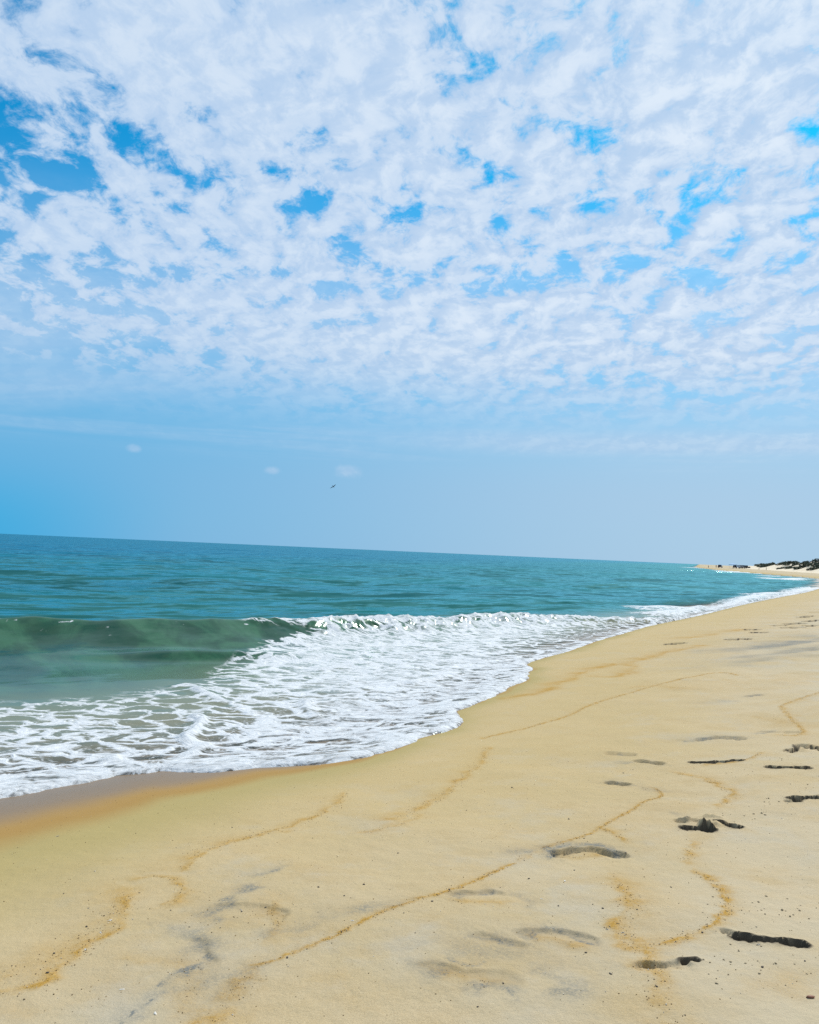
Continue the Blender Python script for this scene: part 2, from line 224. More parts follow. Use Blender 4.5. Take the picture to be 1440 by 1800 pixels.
DARK_PEBBLES = [(-0.254, 4.395), (-0.644, 4.275), (-0.752, 4.207), (-0.962, 4.01), (-1.111, 4.22), (-1.355, 4.49), (-1.16, 5.933), (-1.758, 4.487), (-1.461, 4.034), (-1.487, 3.73), (-1.429, 3.527), (-0.448, 3.676), (-0.232, 3.926), (0.462, 3.405), (0.344, 3.232), (0.915, 3.49), (0.86, 3.702), (1.02, 4.273), (1.059, 4.219), (0.918, 3.484), (0.843, 4.259), (1.432, 5.185), (1.246, 5.516), (1.068, 3.36), (1.445, 3.902), (1.573, 3.555), (1.78, 3.611), (1.22, 4.181), (0.059, 4.157), (0.205, 4.319), (0.303, 4.506), (0.759, 4.696), (-0.403, 4.542), (-0.16, 4.59), (0.022, 5.202), (0.531, 6.335), (0.97, 7.067), (1.243, 6.014), (1.041, 4.831), (1.723, 3.966), (2.043, 4.212), (1.081, 4.026), (0.112, 3.906), (1.504, 4.537)]
WHITE_SHELLS = [(1.021, 3.97), (-1.365, 3.759), (-0.885, 3.199), (-0.758, 4.239), (-1.371, 3.96), (-1.365, 4.094), (-1.726, 4.857), (-0.188, 4.06), (0.953, 4.628), (0.777, 4.364), (-1.072, 3.399), (-2.31, 5.716), (1.077, 3.929), (1.652, 3.768)]
RED_STONE = (1.645, 3.286)
CLOD_ZONES = [((2.863, 6.34), 0.14, 10), ((1.953, 4.173), 0.34, 32), ((1.824, 4.203), 0.2, 12), ((2.476, 5.924), 0.25, 12), ((3.256, 6.805), 0.2, 5), ((1.577, 3.868), 0.1, 8), ((1.35, 3.538), 0.3, 20), ((3.61, 7.779), 0.25, 8), ((1.743, 3.61), 0.25, 16), ((1.978, 7.624), 0.3, 8), ((2.632, 6.102), 0.2, 9)]
FOAM_STROKES = [(0.9, [(12.194, 40.92), (13.789, 42.81), (15.126, 43.686), (14.909, 41.004)]), (0.8, [(10.535, 34.915), (14.188, 40.559), (19.84, 49.863), (26.47, 61.24), (33.837, 71.448)]), (1.2, [(29.814, 68.991), (34.446, 74.925), (49.642, 99.07)]), (2.0, [(76.352, 173.532), (75.154, 164.84), (88.973, 186.667)]), (2.2, [(96.093, 219.119), (94.894, 212.36)]), (4, [(140.462, 350.818), (121.634, 291.186), (120.327, 274.409)]), (5, [(146.905, 373.374), (118.912, 294.426)]), (5, [(178.482, 517.407), (177.402, 497.303), (176.146, 486.231)])]
WASH_FRONTS = [(0.13, [(-3.589, 13.367), (-3.536, 13.614), (-3.277, 13.226), (-2.985, 12.77), (-2.532, 12.107), (-2.064, 11.607)]), (0.1, [(-1.444, 12.37), (-1.304, 11.909), (-1.158, 11.406)]), (0.12, [(-2.985, 8.816), (-2.83, 8.493), (-2.641, 8.327), (-2.483, 8.31)]), (0.1, [(-2.483, 8.31), (-2.334, 8.645), (-2.275, 9.092), (-2.202, 9.56)]), (0.22, [(-1.546, 16.288), (-1.251, 16.802), (-0.82, 17.389)]), (0.1, [(-2.471, 9.71), (-2.547, 10.588), (-2.729, 11.098)]), (0.18, [(-0.068, 14.449), (0.548, 15.139), (1.022, 16.138)])]
LANDMARKS = [((1.708, 3.809), 'long black footprint at the lower right'), ((2.153, 5.76), 'dark lumpy hole right of centre'), ((1.204, 5.193), 'broad arched print in the middle'), ((1.164, 3.555), 'shallow print beside the orange loop'), ((0.344, 3.505), 'grey smudged print at bottom centre'), ((0.634, 3.863), 'arched grey smudge at lower centre'), ((0.436, 4.453), 'small grey smudge by the long orange line'), ((-0.705, 4.182), 'square orange stain at lower left'), ((-0.504, 3.64), 'left end of the long orange line'), ((-1.405, 3.565), 'orange streak at the lower left edge'), ((-1.212, 4.577), 'small orange hook at lower left'), ((-0.578, 6.22), 'upper left orange line'), ((0.491, 7.117), 'orange line below the foam tip')]

# ---------------------------------------------------------------- object helpers
def material(name):
    m = bpy.data.materials.new(name); m.use_nodes = True
    t = NT(m.node_tree); t.n.clear()
    out = t.new('ShaderNodeOutputMaterial')
    return m, t, out

def principled(t, **kw):
    p = t.new('ShaderNodeBsdfPrincipled')
    for k, v in kw.items(): t.set(p.inputs[k.replace('_', ' ')], v)
    return p

def simple(name, col, rough=0.6, metal=0.0, var=0.12, scale=8.0):
    m, t, out = material(name)
    n = t.noise(t.new('ShaderNodeTexCoord').outputs['Object'], scale, 4, 0.6)
    c = t.mix(t.mapr(n, 0.3, 0.7), tuple(x*(1-var) for x in col), tuple(min(1, x*(1+var)) for x in col))
    p = principled(t, Base_Color=c, Roughness=rough, Metallic=metal)
    t.l.new(p.outputs[0], out.inputs['Surface'])
    return m

def link_mesh(name, verts, faces, mat, parent=None, smooth=False, attrs=None):
    me = bpy.data.meshes.new(name)
    me.from_pydata(verts, [], faces); me.update()
    if smooth: me.shade_smooth()
    if mat: me.materials.append(mat)
    o = bpy.data.objects.new(name, me); COL.objects.link(o); o.parent = parent
    return o

def fast_mesh(name, V, Q, mat, attrs):
    """quad mesh from arrays"""
    me = bpy.data.meshes.new(name)
    me.vertices.add(len(V)); me.vertices.foreach_set('co', np.ascontiguousarray(V, dtype=np.float32).ravel())
    nq, k = Q.shape
    me.loops.add(nq*k); me.loops.foreach_set('vertex_index', np.ascontiguousarray(Q, dtype=np.int32).ravel())
    me.polygons.add(nq); me.polygons.foreach_set('loop_start', np.arange(0, nq*k, k, dtype=np.int32))
    me.update(calc_edges=True); me.validate()
    me.shade_smooth()
    for an, av in attrs.items():
        a = me.attributes.new(an, 'FLOAT', 'POINT'); a.data.foreach_set('value', np.ascontiguousarray(av, dtype=np.float32))
    me.materials.append(mat)
    o = bpy.data.objects.new(name, me); COL.objects.link(o)
    return o

def tag(o, label=None, cat=None, group=None, kind=None):
    if label: o['label'] = label
    if cat: o['category'] = cat
    if group: o['group'] = group
    if kind: o['kind'] = kind
    return o

def grid_axes(core, step, outer, n_out):
    a = np.arange(-core, core+1e-9, step)
    e = core+(outer-core)*(np.linspace(0, 1, n_out+1)[1:])**1.6
    return np.concatenate([-e[::-1], a, e])

def fan(angles, radii):
    A, Rr = np.meshgrid(angles, radii)
    X = Rr*np.sin(A); Y = Rr*np.cos(A)
    nr, na = X.shape
    i = np.arange(nr*na).reshape(nr, na)
    Q = np.stack([i[:-1, :-1], i[:-1, 1:], i[1:, 1:], i[1:, :-1]], -1).reshape(-1, 4)
    return X.ravel(), Y.ravel(), Q

def compact(V, Q, keep, attrs):
    """drop quads whose corners are all unwanted"""
    Q = Q[keep[Q].any(1)]
    used = np.zeros(len(V), bool); used[Q.ravel()] = True
    idx = np.cumsum(used)-1
    return V[used], idx[Q], {k: v[used] for k, v in attrs.items()}

def seg_field(x, y, lines, noise_amp, seed, soft=1.0):
    """0..1 field round a set of strokes (width, strength, points)"""
    f = np.zeros(x.shape)
    for i, (wd, stg, pts) in enumerate(lines):
        p = np.array(pts)
        m = wd*5.0
        sel = np.where((x > p[:, 0].min()-m) & (x < p[:, 0].max()+m) & (y > p[:, 1].min()-m) & (y < p[:, 1].max()+m))[0]
        if len(sel) == 0: continue
        pc = chaikin(p, 2)
        xs, ys = x[sel], y[sel]
        k = 0.30/max(wd, 0.02)
        xw = xs+noise_amp*wd*2*fbm(xs*k, ys*k, 4, seed+i, 0.6); yw = ys+noise_amp*wd*2*fbm(xs*k+7, ys*k+3, 4, seed+50+i, 0.6)
        dd, _ = sdist(xw, yw, pc)
        v = np.where(dd > 0, 0.25*np.exp(-(dd/(wd*2.6))**1.3)+0.75*np.exp(-(dd/wd)**1.5), np.exp(-(-dd/(wd*0.55))**1.5))
        br = 0.72+0.8*fbm(xs*k*1.3, ys*k*1.3, 4, seed+90+i, 0.6)
        f[sel] = np.maximum(f[sel], stg*v*np.clip(br, 0.15, 1.3))
    return f

# ---------------------------------------------------------------- sand
WL = chaikin(WATERLINE, 3)

def capsule(x, y, a, b):
    ax, ay = a; bx, by = b; ddx, ddy = bx-ax, by-ay; L = ddx*ddx+ddy*ddy+1e-9
    t = np.clip(((x-ax)*ddx+(y-ay)*ddy)/L, 0, 1)
    return np.hypot(x-ax-t*ddx, y-ay-t*ddy), t

def sand_surface(x, y):
    z, D = beach(x, y)
    s, _ = sdist(x, y, WL)
    r = np.hypot(x, y)
    och = seg_field(x, y, OCHRE, 0.55, 100)
    gry = seg_field(x, y, GREY, 0.6, 300)
    near = r < 60
    # fine unevenness of raked-over sand, away from the freshly washed strip
    dry = sstep(0.2, 3.0, -s)
    z = z+near*dry*(0.0036*fbm(x*9, y*9, 3, 21)+0.0016*fbm(x*38, y*38, 2, 22)*np.exp(-r/6))
    z = z+0.0045*np.clip(och, 0, 1.2)*near*(0.7+0.8*fbm(x*60, y*60, 2, 24)*np.exp(-r/7))
    pit_shade = np.zeros(x.shape)
    for i, (a, b, rad, dep, soft, bend) in enumerate(PRINTS):
        m = rad*3+0.1
        sel = np.where((x > min(a[0], b[0])-m) & (x < max(a[0], b[0])+m) & (y > min(a[1], b[1])-m) & (y < max(a[1], b[1])+m))[0]
        if len(sel) == 0: continue
        xs, ys = x[sel], y[sel]
        _, t = capsule(xs, ys, a, b)
        yb = ys-bend*4*t*(1-t)
        dd, t = capsule(xs, yb, a, b)
        dd = dd+rad*(0.34*fbm(xs*11, ys*11, 2, 40+i)+0.05*fbm(xs*30, ys*30, 1, 80+i))
        rr = rad*(0.86+0.22*np.cos(t*6.28))            # ball and heel wider than the arch
        ux, uy = b[0]-a[0], b[1]-a[1]; ul = math.hypot(ux, uy)+1e-9
        vf = (-(xs-a[0])*uy+(yb-a[1])*ux)/ul             # across the print, + towards the sea side
        ramp = 0.12+0.88*sstep(-0.95*rad, 0.70*rad, vf) if dep < 0.079 else 1.0
        inside = 1-sstep(rr-soft, rr+soft*0.5, dd)
        rim = np.exp(-((dd-rr-soft*1.2)/(soft*1.4+0.008))**2)
        z[sel] += -dep*ramp*inside*(0.85+0.35*fbm(xs*25, ys*25, 2, 60+i))+0.13*min(dep, 0.06)*rim*(0.6+0.9*fbm(xs*30, ys*30, 2, 70+i))
        wall = 1-sstep(rr+soft*0.5+0.005, rr+soft*0.5+0.014, dd)               # floor and walls of the print that take the painted shade
        pit_shade[sel] = np.maximum(pit_shade[sel], wall*ramp*(1.0 if dep > 0.075 else 0.15))
    for i, (c, rx, ry, h) in enumerate(MOUNDS):
        q = np.hypot((x-c[0])/rx, (y-c[1])/ry)
        sel = np.where(q < 1.6)[0]
        z[sel] += h*(1-sstep(0.35, 1.1, q[sel]+0.5*fbm(x[sel]*18, y[sel]*18, 3, 90+i)))*(1+0.5*fbm(x[sel]*40, y[sel]*40, 2, 95+i))
    lft = sstep(0.5, -3.0, x)*sstep(12, 8, y)
    wet = np.exp(-np.maximum(-s+0.25*fbm(x*0.7, y*0.7, 3, 31), 0)/(0.35+2.9*lft))*(0.58+0.42*lft)
    wet = np.maximum(wet, (s > 0)*1.0)
    return z, D, s, och, gry, wet, pit_shade

ang = grid_axes(R(33), 0.00165, R(125), 34)
rad = np.concatenate([np.linspace(0.25, 2.2, 14)[:-1], np.exp(np.arange(math.log(2.2), math.log(8.5), 0.00265)),
                      np.exp(np.arange(math.log(8.5), math.log(60), 0.0062)), np.exp(np.arange(math.log(60), math.log(6000), 0.04))])
X, Y, Q = fan(ang, rad)
Zs, Dd, Sd, och, gry, wet, pit_shade = sand_surface(X, Y)
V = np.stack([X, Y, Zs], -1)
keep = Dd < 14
V, Q, at = compact(V, Q, keep, {'ochre': och, 'grey': gry, 'wet': wet, 'pit_shade': pit_shade, 'shore': -Sd})

m_sand, t, out = material('sand')
P = t.pos()
big = t.noise(P, 0.55, 4, 0.55); mid = t.noise(P, 3.3, 5, 0.6); fine = t.noise(P, 170, 3, 0.7); grain = t.noise(P, 520, 2, 0.8)
c = t.mix(t.mapr(big, 0.35, 0.65), (0.410, 0.318, 0.170), (0.455, 0.358, 0.217))
c = t.mix(t.mapr(mid, 0.42, 0.70, 0, 0.75), c, (0.40, 0.285, 0.125))
c = t.mix(t.mapr(t.noise(P, 1.7, 5, 0.65), 0.50, 0.70, 0, 0.7), c, (0.40, 0.365, 0.29))
c = t.mix(t.mapr(fine, 0.40, 0.70, 0, 0.58), c, (0.25, 0.18, 0.09))
c = t.mix(t.mapr(grain, 0.40, 0.65, 0, 0.30), c, (0.68, 0.60, 0.44))
c = t.mix(t.mapr(t.math('ADD', t.attr('shore'), t.math('MULTIPLY', t.math('SUBTRACT', mid, 0.5), 4.0)), 5.5, 0.8, 0.0, 0.6), c, (0.435, 0.325, 0.140))
c = t.mix(t.math('MULTIPLY', t.mapr(t.attr('shore'), 2.5, 5.5, 0.0, 0.55), t.mapr(t.noise(P, 0.9, 4, 0.6), 0.40, 0.60)), c, (0.44, 0.385, 0.275))
spk = t.mapr(t.voro(P, 55.0), 0.10, 0.05)                    # scattered dark grains
spk = t.math('MULTIPLY', spk, t.mapr(t.noise(P, 7.0, 2), 0.5, 0.68))
c = t.mix(t.math('MULTIPLY', spk, 0.75), c, (0.10, 0.07, 0.04))
og = t.attr('ochre'); gg = t.attr('grey'); wt = t.attr('wet'); pt = t.attr('pit_shade')
grit = t.noise(P, 95, 4, 0.75)
of = t.math('MULTIPLY', og, t.mapr(grit, 0.22, 0.60, 0.25, 1.0), clamp=True)
c = t.mix(t.math('MULTIPLY', of, 1.0, clamp=True), c, t.mix(t.mapr(t.noise(P, 210, 2), 0.35, 0.65), (0.28, 0.145, 0.020), (0.46, 0.285, 0.062)))
gf = t.math('MULTIPLY', gg, t.mapr(t.noise(P, 75, 5, 0.85), 0.36, 0.60, 0.10, 1.25), clamp=True)
c = t.mix(t.math('MULTIPLY', gf, 0.85, clamp=True), c, (0.115, 0.135, 0.14))
c = t.mix(t.math('MULTIPLY', pt, 0.88), c, (0.040, 0.032, 0.024))          # shade painted into the deep prints, along with their damp sand tone
# wet strip left by the last wash
wb = t.mix(t.mapr(wt, 0.50, 0.66), (0.330, 0.265, 0.105), (0.29, 0.165, 0.035))
wb = t.mix(t.mapr(wt, 0.68, 0.84), wb, (0.165, 0.108, 0.062))
c = t.mix(t.math('MULTIPLY', t.mapr(wt, 0.08, 0.50), 0.9), c, wb)
rough = t.mapr(wt, 0.66, 0.95, 0.92, 0.42)
bh = t.math('ADD', t.math('MULTIPLY', fine, 0.5), t.math('MULTIPLY', t.noise(P, 38, 4, 0.7), 1.0))
bs = t.new('ShaderNodeBump'); bs.inputs['Distance'].default_value = 0.006; t.set(bs.inputs['Height'], bh)
t.set(bs.inputs['Strength'], t.mapr(wt, 0.1, 0.8, 0.8, 0.06))
p = principled(t, Base_Color=c, Roughness=rough, Normal=bs.outputs[0])
t.set(p.inputs['Specular IOR Level'], t.mapr(wt, 0.5, 0.9, 0.12, 0.5))
t.l.new(p.outputs[0], out.inputs['Surface'])
sand = tag(fast_mesh('sand_beach', V, Q, m_sand, at), kind='structure')

# ---------------------------------------------------------------- sea: wash, breaking wave and open water in one sheet
CREST = chaikin([(-200, -45), (-60, -2), (-30, 10), (-14, 15.2), (-8.4, 17.1), (-5.2, 18.4), (-2.4, 20.9), (0, 23.6), (3.6, 27.5), (6, 29.3), (8.8, 30.8), (11.5, 33.6), (14, 38)], 2)
CX = CREST[:, 0]
FOAM_EDGE = chaikin([(-200, -60), (-40, -6), (-20, 5.5), (-9, 10.9), (-5.8, 11.9), (-4.6, 12.5), (-3.8, 14.0), (-3.75, 16.2), (-3.3, 18.3), (-2.2, 20.6), (0, 23.5), (3.6, 27.45), (6, 29.25), (8.8, 30.75), (11.5, 33.5), (14, 38), (30, 66), (52, 100), (112, 216), (160, 445), (350, 1015)], 2)

def sea_surface(x, y, z_sand, spacing):
    s, _ = sdist(x, y, WL)
    s = s+0.07*fbm(x*1.6, y*1.6, 3, 501)*sstep(60, 20, y)+0.03*fbm(x*7, y*7, 2, 502)*sstep(40, 15, y)
    vs_, cp_ = sdist(x, y, CREST)                        # + seaward of the crest
    xc = np.interp(cp_, np.arange(len(CX)), CX)
    e, _ = sdist(x, y, FOAM_EDGE); e = -e                 # + on the foamy, shoreward side
    # --- breaker
    ampl = np.interp(xc, [-60, -14, -8, -5, -2.5, 0, 3.6, 6, 8.8, 11.5, 14], [0.30, 0.54, 0.60, 0.58, 0.53, 0.47, 0.40, 0.31, 0.20, 0.09, 0.0])
    ampl = ampl*(1+0.26*fbm(xc*0.45, xc*0+2.0, 3, 511))
    broken = sstep(-4.4, -1.6, xc+0.4*fbm(x*0.9, y*0.9, 2, 512))
    vv = vs_+0.22*fbm(xc*0.6, vs_*0.3, 2, 513)
    front_w = 1.55-0.75*broken
    back = np.exp(-(np.maximum(vv, 0)/2.1)**1.35)
    fr = np.clip(-vv, 0, None)/front_w
    front = np.exp(-fr**1.25*1.15)
    wave = ampl*np.where(vv > 0, back, front)
    wave = wave-0.10*ampl*np.exp(-((vv+3.6)/1.6)**2)*(1-broken)            # trough
    # second small hump climbing in front of the face
    h2 = np.exp(-((vv+2.35+0.14*(xc+5))/0.34)**2)*np.exp(-((xc+5.2)/1.3)**2)
    wave = wave+0.13*h2
    # --- chop on open water, elongated along the crests
    tx, ty = 0.86, 0.51
    al = x*tx+y*ty; ac = -x*ty+y*tx
    off = sstep(-0.5, 5.0, vv)
    chop = np.zeros(x.shape)
    for k, (lam, am, seed) in enumerate([(9.0, .125, 1), (4.6, .095, 2), (2.3, .050, 3), (1.15, .021, 4), (0.55, .009, 5)]):
        wl_ = al+0.35*lam*pnoise(al/(lam*3), ac/(lam*3), 600+seed)
        n = pnoise(wl_/(lam*2.3), ac/lam+0.25*pnoise(al/(lam*1.5), ac/(lam*1.5), 620+seed), 610+seed)
        n = n+0.55*n*np.abs(n)
        chop += am*n*sstep(lam*0.30, lam*0.12, spacing)
    chop = 2.3*chop*(0.10+0.90*off)
    sea = 0.015+wave+chop
    # --- foam cover
    left = 1-sstep(-4.2, -1.2, x+0.25*(y-16))
    big_n = fbm(x*0.55, y*0.55, 3, 520)
    cov_l = 0.15+0.58*sstep(0.4, 5.8, e+1.1*big_n)
    cov_r = 0.72+0.30*fbm(x*0.8, y*0.8, 3, 521)+0.16*fbm(x*2.4, y*2.4, 2, 524)
    cov = (left*cov_l+(1-left)*cov_r)*sstep(-0.08, 0.40+0.5*left, e+0.35*fbm(x*1.6, y*1.6, 3, 522))
    # roller keeps green glassy gaps; thin film without foam further along the beach
    roll_z = np.exp(-((vv+0.45)/0.42)**2)*broken*(ampl > 0.02)
    cov = cov-0.22*np.exp(-((vv+0.55)/0.25)**2)*broken*sstep(2.0, -1.5, xc)*(0.5+fbm(x*2.2, y*2.2, 2, 523))
    film = sstep(17, 24, y)*sstep(2.6, 1.2, s)*sstep(0.10, 0.40, s)*sstep(60, 40, y)
    cov = cov*(1-0.75*film)
    far = sstep(34, 48, y)
    cov = cov*(1-far)
    edge = np.exp(-((s-0.10)/0.20)**2)
    cov = np.maximum(cov, 0.97*edge*(s > -0.3)*(1-0.35*sstep(16, 25, y))*(1-0.5*sstep(80, 160, y)))
    for i, (wd, pts) in enumerate(FOAM_STROKES):
        dd, _ = sdist(x+0.25*wd*fbm(x*0.5, y*0.5, 3, 540+i), y+0.25*wd*fbm(x*0.5, y*0.5, 3, 560+i), chaikin(pts, 1))
        cov = np.maximum(cov, 0.95*np.exp(-(np.abs(dd)/wd)**2))
        sea = sea+0.16*np.exp(-(np.abs(dd)/(wd*0.8))**2)*sstep(30, 36, y)
    # spray-white lip over the crest on the broken part
    lip = np.exp(-((vv-0.02)/0.30)**2)*broken*sstep(0.03, 0.12, ampl)
    cov = np.maximum(cov, lip*(0.80+0.35*fbm(x*2.5, y*2.5, 3, 530)))
    spot = np.exp(-((vv+0.25)/0.45)**2)*(1-broken)*np.clip(fbm(x*3.6, y*3.6, 3, 531)-0.44, 0, 1)*2.0
    cov = np.maximum(cov, spot)
    # --- small foam fronts running inside the wash
    fr1 = FRONTS(x, y)*sstep(0.0, 0.25, s)
    cov = np.maximum(cov, 0.98*np.clip(fr1*1.6, 0, 1))
    inwash = sstep(0.0, 0.5, s)*(1-off)*sstep(50, 30, y)
    sea = sea+0.055*fr1*sstep(0.1, 0.5, s)
    # lumpy foam surface
    foamz = np.clip(cov, 0, 1)*(0.020*fbm(x*2.6, y*2.6, 3, 541)+0.010*fbm(x*9, y*9, 2, 542)*sstep(0.25, 0.08, spacing))
    foamz = foamz+(roll_z+lip)*(0.10*fbm(x*2.0, y*2.0, 3, 543)+0.045*np.abs(fbm(x*6.5, y*6.5, 2, 544)))*sstep(0.5, 0.15, spacing)
    sea = sea+foamz*(1-off*0.8)
    # --- wash sheet sliding over the sand, with a rounded bead of foam at its edge
    th = 0.004+0.042*np.sqrt(np.clip(s, 0, 0.16)/0.16)*sstep(0.9, 0.12, s)+0.016*sstep(0, 0.8, s)+0.006*fbm(x*5, y*5, 2, 551)*sstep(0, 0.2, s)
    th = th*(1-0.6*sstep(14, 26, y))
    wash = z_sand+th
    k = 0.03
    hmix = np.clip(0.5+0.5*(sea-wash)/k, 0, 1)
    zz = wash*(1-hmix)+sea*hmix+k*hmix*(1-hmix)
    zz = np.where(s < 0, z_sand+s*0.6-0.001, zz)
    depth = zz-z_sand
    greenw = np.exp(-((vv+0.9)/2.2)**2)*(1-sstep(6, 10, xc))
    return zz, s, np.clip(cov, 0, 1), depth, off, greenw, e

FRONT_LINES = WASH_FRONTS
def FRONTS(x, y):
    f = np.zeros(x.shape)
    for i, (wd, pts) in enumerate(FRONT_LINES):
        sel = np.where((np.abs(x-pts[0][0]) < 6) & (np.abs(y-pts[0][1]) < 6))[0]
        if len(sel) == 0: continue
        xs, ys = x[sel], y[sel]
        dd, pr = sdist(xs+0.09*fbm(xs*2.5, ys*2.5, 3, 700+i), ys+0.09*fbm(xs*2.5, ys*2.5, 3, 720+i), chaikin(pts, 2))
        n = 4*len(pts)
        f[sel] = np.maximum(f[sel], np.exp(-(dd/wd)**2)*np.clip(0.75+0.9*fbm(xs*1.4, ys*1.4, 2, 740+i), 0.1, 1.2))
    return f

ang = grid_axes(R(33), 0.00180, R(125), 36)
rad = np.concatenate([np.exp(np.arange(math.log(5.0), math.log(40), 0.0046)), np.exp(np.arange(math.log(40), math.log(300), 0.0085)), np.exp(np.arange(math.log(300), math.log(45000), 0.06))])
X, Y, Q = fan(ang, rad)
Zb, _ = beach(X, Y)
dr = np.interp(np.hypot(X, Y), rad, np.gradient(rad))
Zw, Sw, cov, depth, off, greenw, fe = sea_surface(X, Y, Zb, dr)
V = np.stack([X, Y, Zw], -1)
V, Q, at = compact(V, Q, Sw > -0.25, {'foam': cov, 'depth': depth, 'off': off, 'green': greenw, 'shore': Sw})

m_sea, t, out = material('sea_water')
P = t.pos()
dep = t.attr('depth'); fo = t.attr('foam'); of = t.attr('off'); gw = t.attr('green'); sh = t.attr('shore')
vx, vy, vz = t.sep(P)
mp = t.new('ShaderNodeMapping'); t.set(mp.inputs[0], P); mp.inputs['Rotation'].default_value = (0, 0, -R(31)); 
al = mp.outputs[0]
ms = t.new('ShaderNodeMapping'); t.set(ms.inputs[0], al); ms.inputs['Scale'].default_value = (0.42, 1.0, 1.0)
PA = ms.outputs[0]
# body colour: sandy shallows, green breaker, teal to blue outside
c_sh = t.mix(t.mapr(dep, 0.05, 0.50), (0.27, 0.24, 0.14), (0.125, 0.165, 0.10))
c_gr = t.mix(t.mapr(t.noise(t.vmath('MULTIPLY', al, (0.9, 0.45, 1.6)), 1.1, 5, 0.6, 0.6), 0.35, 0.65), (0.008, 0.044, 0.016), (0.034, 0.112, 0.050))
wide = t.noise(t.vmath('MULTIPLY', PA, (0.02, 0.05, 0.0)), 1.0, 4, 0.55)
c_te = t.mix(t.mapr(wide, 0.35, 0.65), (0.001, 0.055, 0.055), (0.010, 0.090, 0.070))
c_te = t.mix(t.mapr(sh, 28.0, 130.0), c_te, (0.001, 0.062, 0.125))
body = t.mix(t.mapr(dep, 0.30, 0.62), c_sh, c_gr)
body = t.mix(t.mapr(of, 0.25, 0.95), body, c_te)
body = t.mix(t.mapr(fo, 0.30, 0.85, 0.0, 0.55), body, (0.36, 0.39, 0.38))      # bubbles stirred into the wash
# ripple relief
geo = t.new('ShaderNodeNewGeometry')
def slopes(scale, detail, rough):
    nd = t.new('ShaderNodeTexNoise'); t.set(nd.inputs['Vector'], PA); nd.inputs['Scale'].default_value = scale
    nd.inputs['Detail'].default_value = detail; nd.inputs['Roughness'].default_value = rough
    return t.vmath('SUBTRACT', nd.outputs['Color'], (0.5, 0.5, 0.5))
sl = t.vmath('ADD', t.vmath('SCALE', slopes(0.30, 2, 0.5), None, 1.15), t.vmath('ADD', t.vmath('SCALE', slopes(1.1, 3, 0.55), None, 1.35), t.vmath('SCALE', slopes(5.0, 3, 0.6), None, 0.55)))
sl = t.vmath('MULTIPLY', sl, (0.7, 1.3, 0.0))
rt = t.new('ShaderNodeVectorRotate', rotation_type='Z_AXIS'); t.set(rt.inputs['Vector'], sl); rt.inputs['Angle'].default_value = R(31)
lim = t.math('MINIMUM', 1.0, t.math('DIVIDE', 0.25, t.math('MAXIMUM', t.vmath('LENGTH', rt.outputs[0]), 0.001)))      # waves do not steepen beyond this
sl = t.vmath('SCALE', rt.outputs[0], None, t.math('MULTIPLY', lim, t.math('MULTIPLY_ADD', of, 0.80, 0.20)))
bn = t.vmath('NORMALIZE', t.vmath('ADD', geo.outputs['Normal'], sl))
fre = t.new('ShaderNodeFresnel'); fre.inputs['IOR'].default_value = 1.33; t.set(fre.inputs['Normal'], bn)
gls = t.new('ShaderNodeBsdfGlossy'); gls.inputs['Roughness'].default_value = 0.14; t.set(gls.inputs['Normal'], bn); t.set(gls.inputs['Color'], t.mix(of, (0.80, 0.95, 0.92), (0.41, 0.91, 0.97)))
dif = t.new('ShaderNodeBsdfDiffuse'); t.set(dif.inputs['Color'], body); t.set(dif.inputs['Normal'], bn)
wat = t.new('ShaderNodeMixShader'); t.set(wat.inputs[0], t.math('MULTIPLY', fre.outputs[0], 0.84)); t.l.new(dif.outputs[0], wat.inputs[1]); t.l.new(gls.outputs[0], wat.inputs[2])
tr = t.new('ShaderNodeBsdfTransparent')
alpha = t.math('SUBTRACT', 1.0, t.math('POWER', 2.718, t.math('MULTIPLY', dep, -7.0)), clamp=True)
alpha = t.math('MAXIMUM', alpha, 0.10)
mw = t.new('ShaderNodeMixShader'); t.set(mw.inputs[0], alpha); t.l.new(tr.outputs[0], mw.inputs[1]); t.l.new(wat.outputs[0], mw.inputs[2])
# foam: lace of bubbles; its holes close up as the cover grows
wv = t.vmath('SCALE', t.vmath('SUBTRACT', t.noisec(P, 1.6, 3), (0.5, 0.5, 0.5)), None, 0.85)
PW = t.vmath('ADD', P, wv)
mf = t.new('ShaderNodeMapping'); t.set(mf.inputs[0], PW); mf.inputs['Rotation'].default_value = (0, 0, -R(31)); mf.inputs['Scale'].default_value = (0.62, 1.0, 0.3)
PF = mf.outputs[0]
edge = t.voro(PF, 2.6, 'DISTANCE_TO_EDGE')
edge2 = t.voro(PF, 8.5, 'DISTANCE_TO_EDGE')
fn = t.noise(PF, 8.0, 7, 0.74)
fn2 = t.noise(PF, 22.0, 4, 0.65)
lace = t.math('ADD', t.mapr(edge, 0.0, 0.20, 0.36, 0.0), t.mapr(edge2, 0.0, 0.16, 0.13, 0.0))
fv = t.math('ADD', t.math('ADD', t.math('MULTIPLY', fn, 0.75), t.math('MULTIPLY', fn2, 0.30)), t.math('MULTIPLY', lace, t.mapr(fo, 0.95, 0.45, 0.12, 1.0)))
thr = t.mapr(fo, 0.0, 1.0, 0.86, 0.36, smooth=False)
fm = t.mapr(t.math('SUBTRACT', fv, thr), -0.04, 0.12)
fm = t.math('MULTIPLY', fm, t.math('MULTIPLY', t.mapr(fo, 0.02, 0.15), t.mapr(t.math('SUBTRACT', fv, thr), 0.0, 0.24, 0.62, 1.0)), clamp=True)
fcol = t.mix(t.mapr(fn2, 0.3, 0.7), (0.51, 0.55, 0.58), (0.68, 0.70, 0.71))
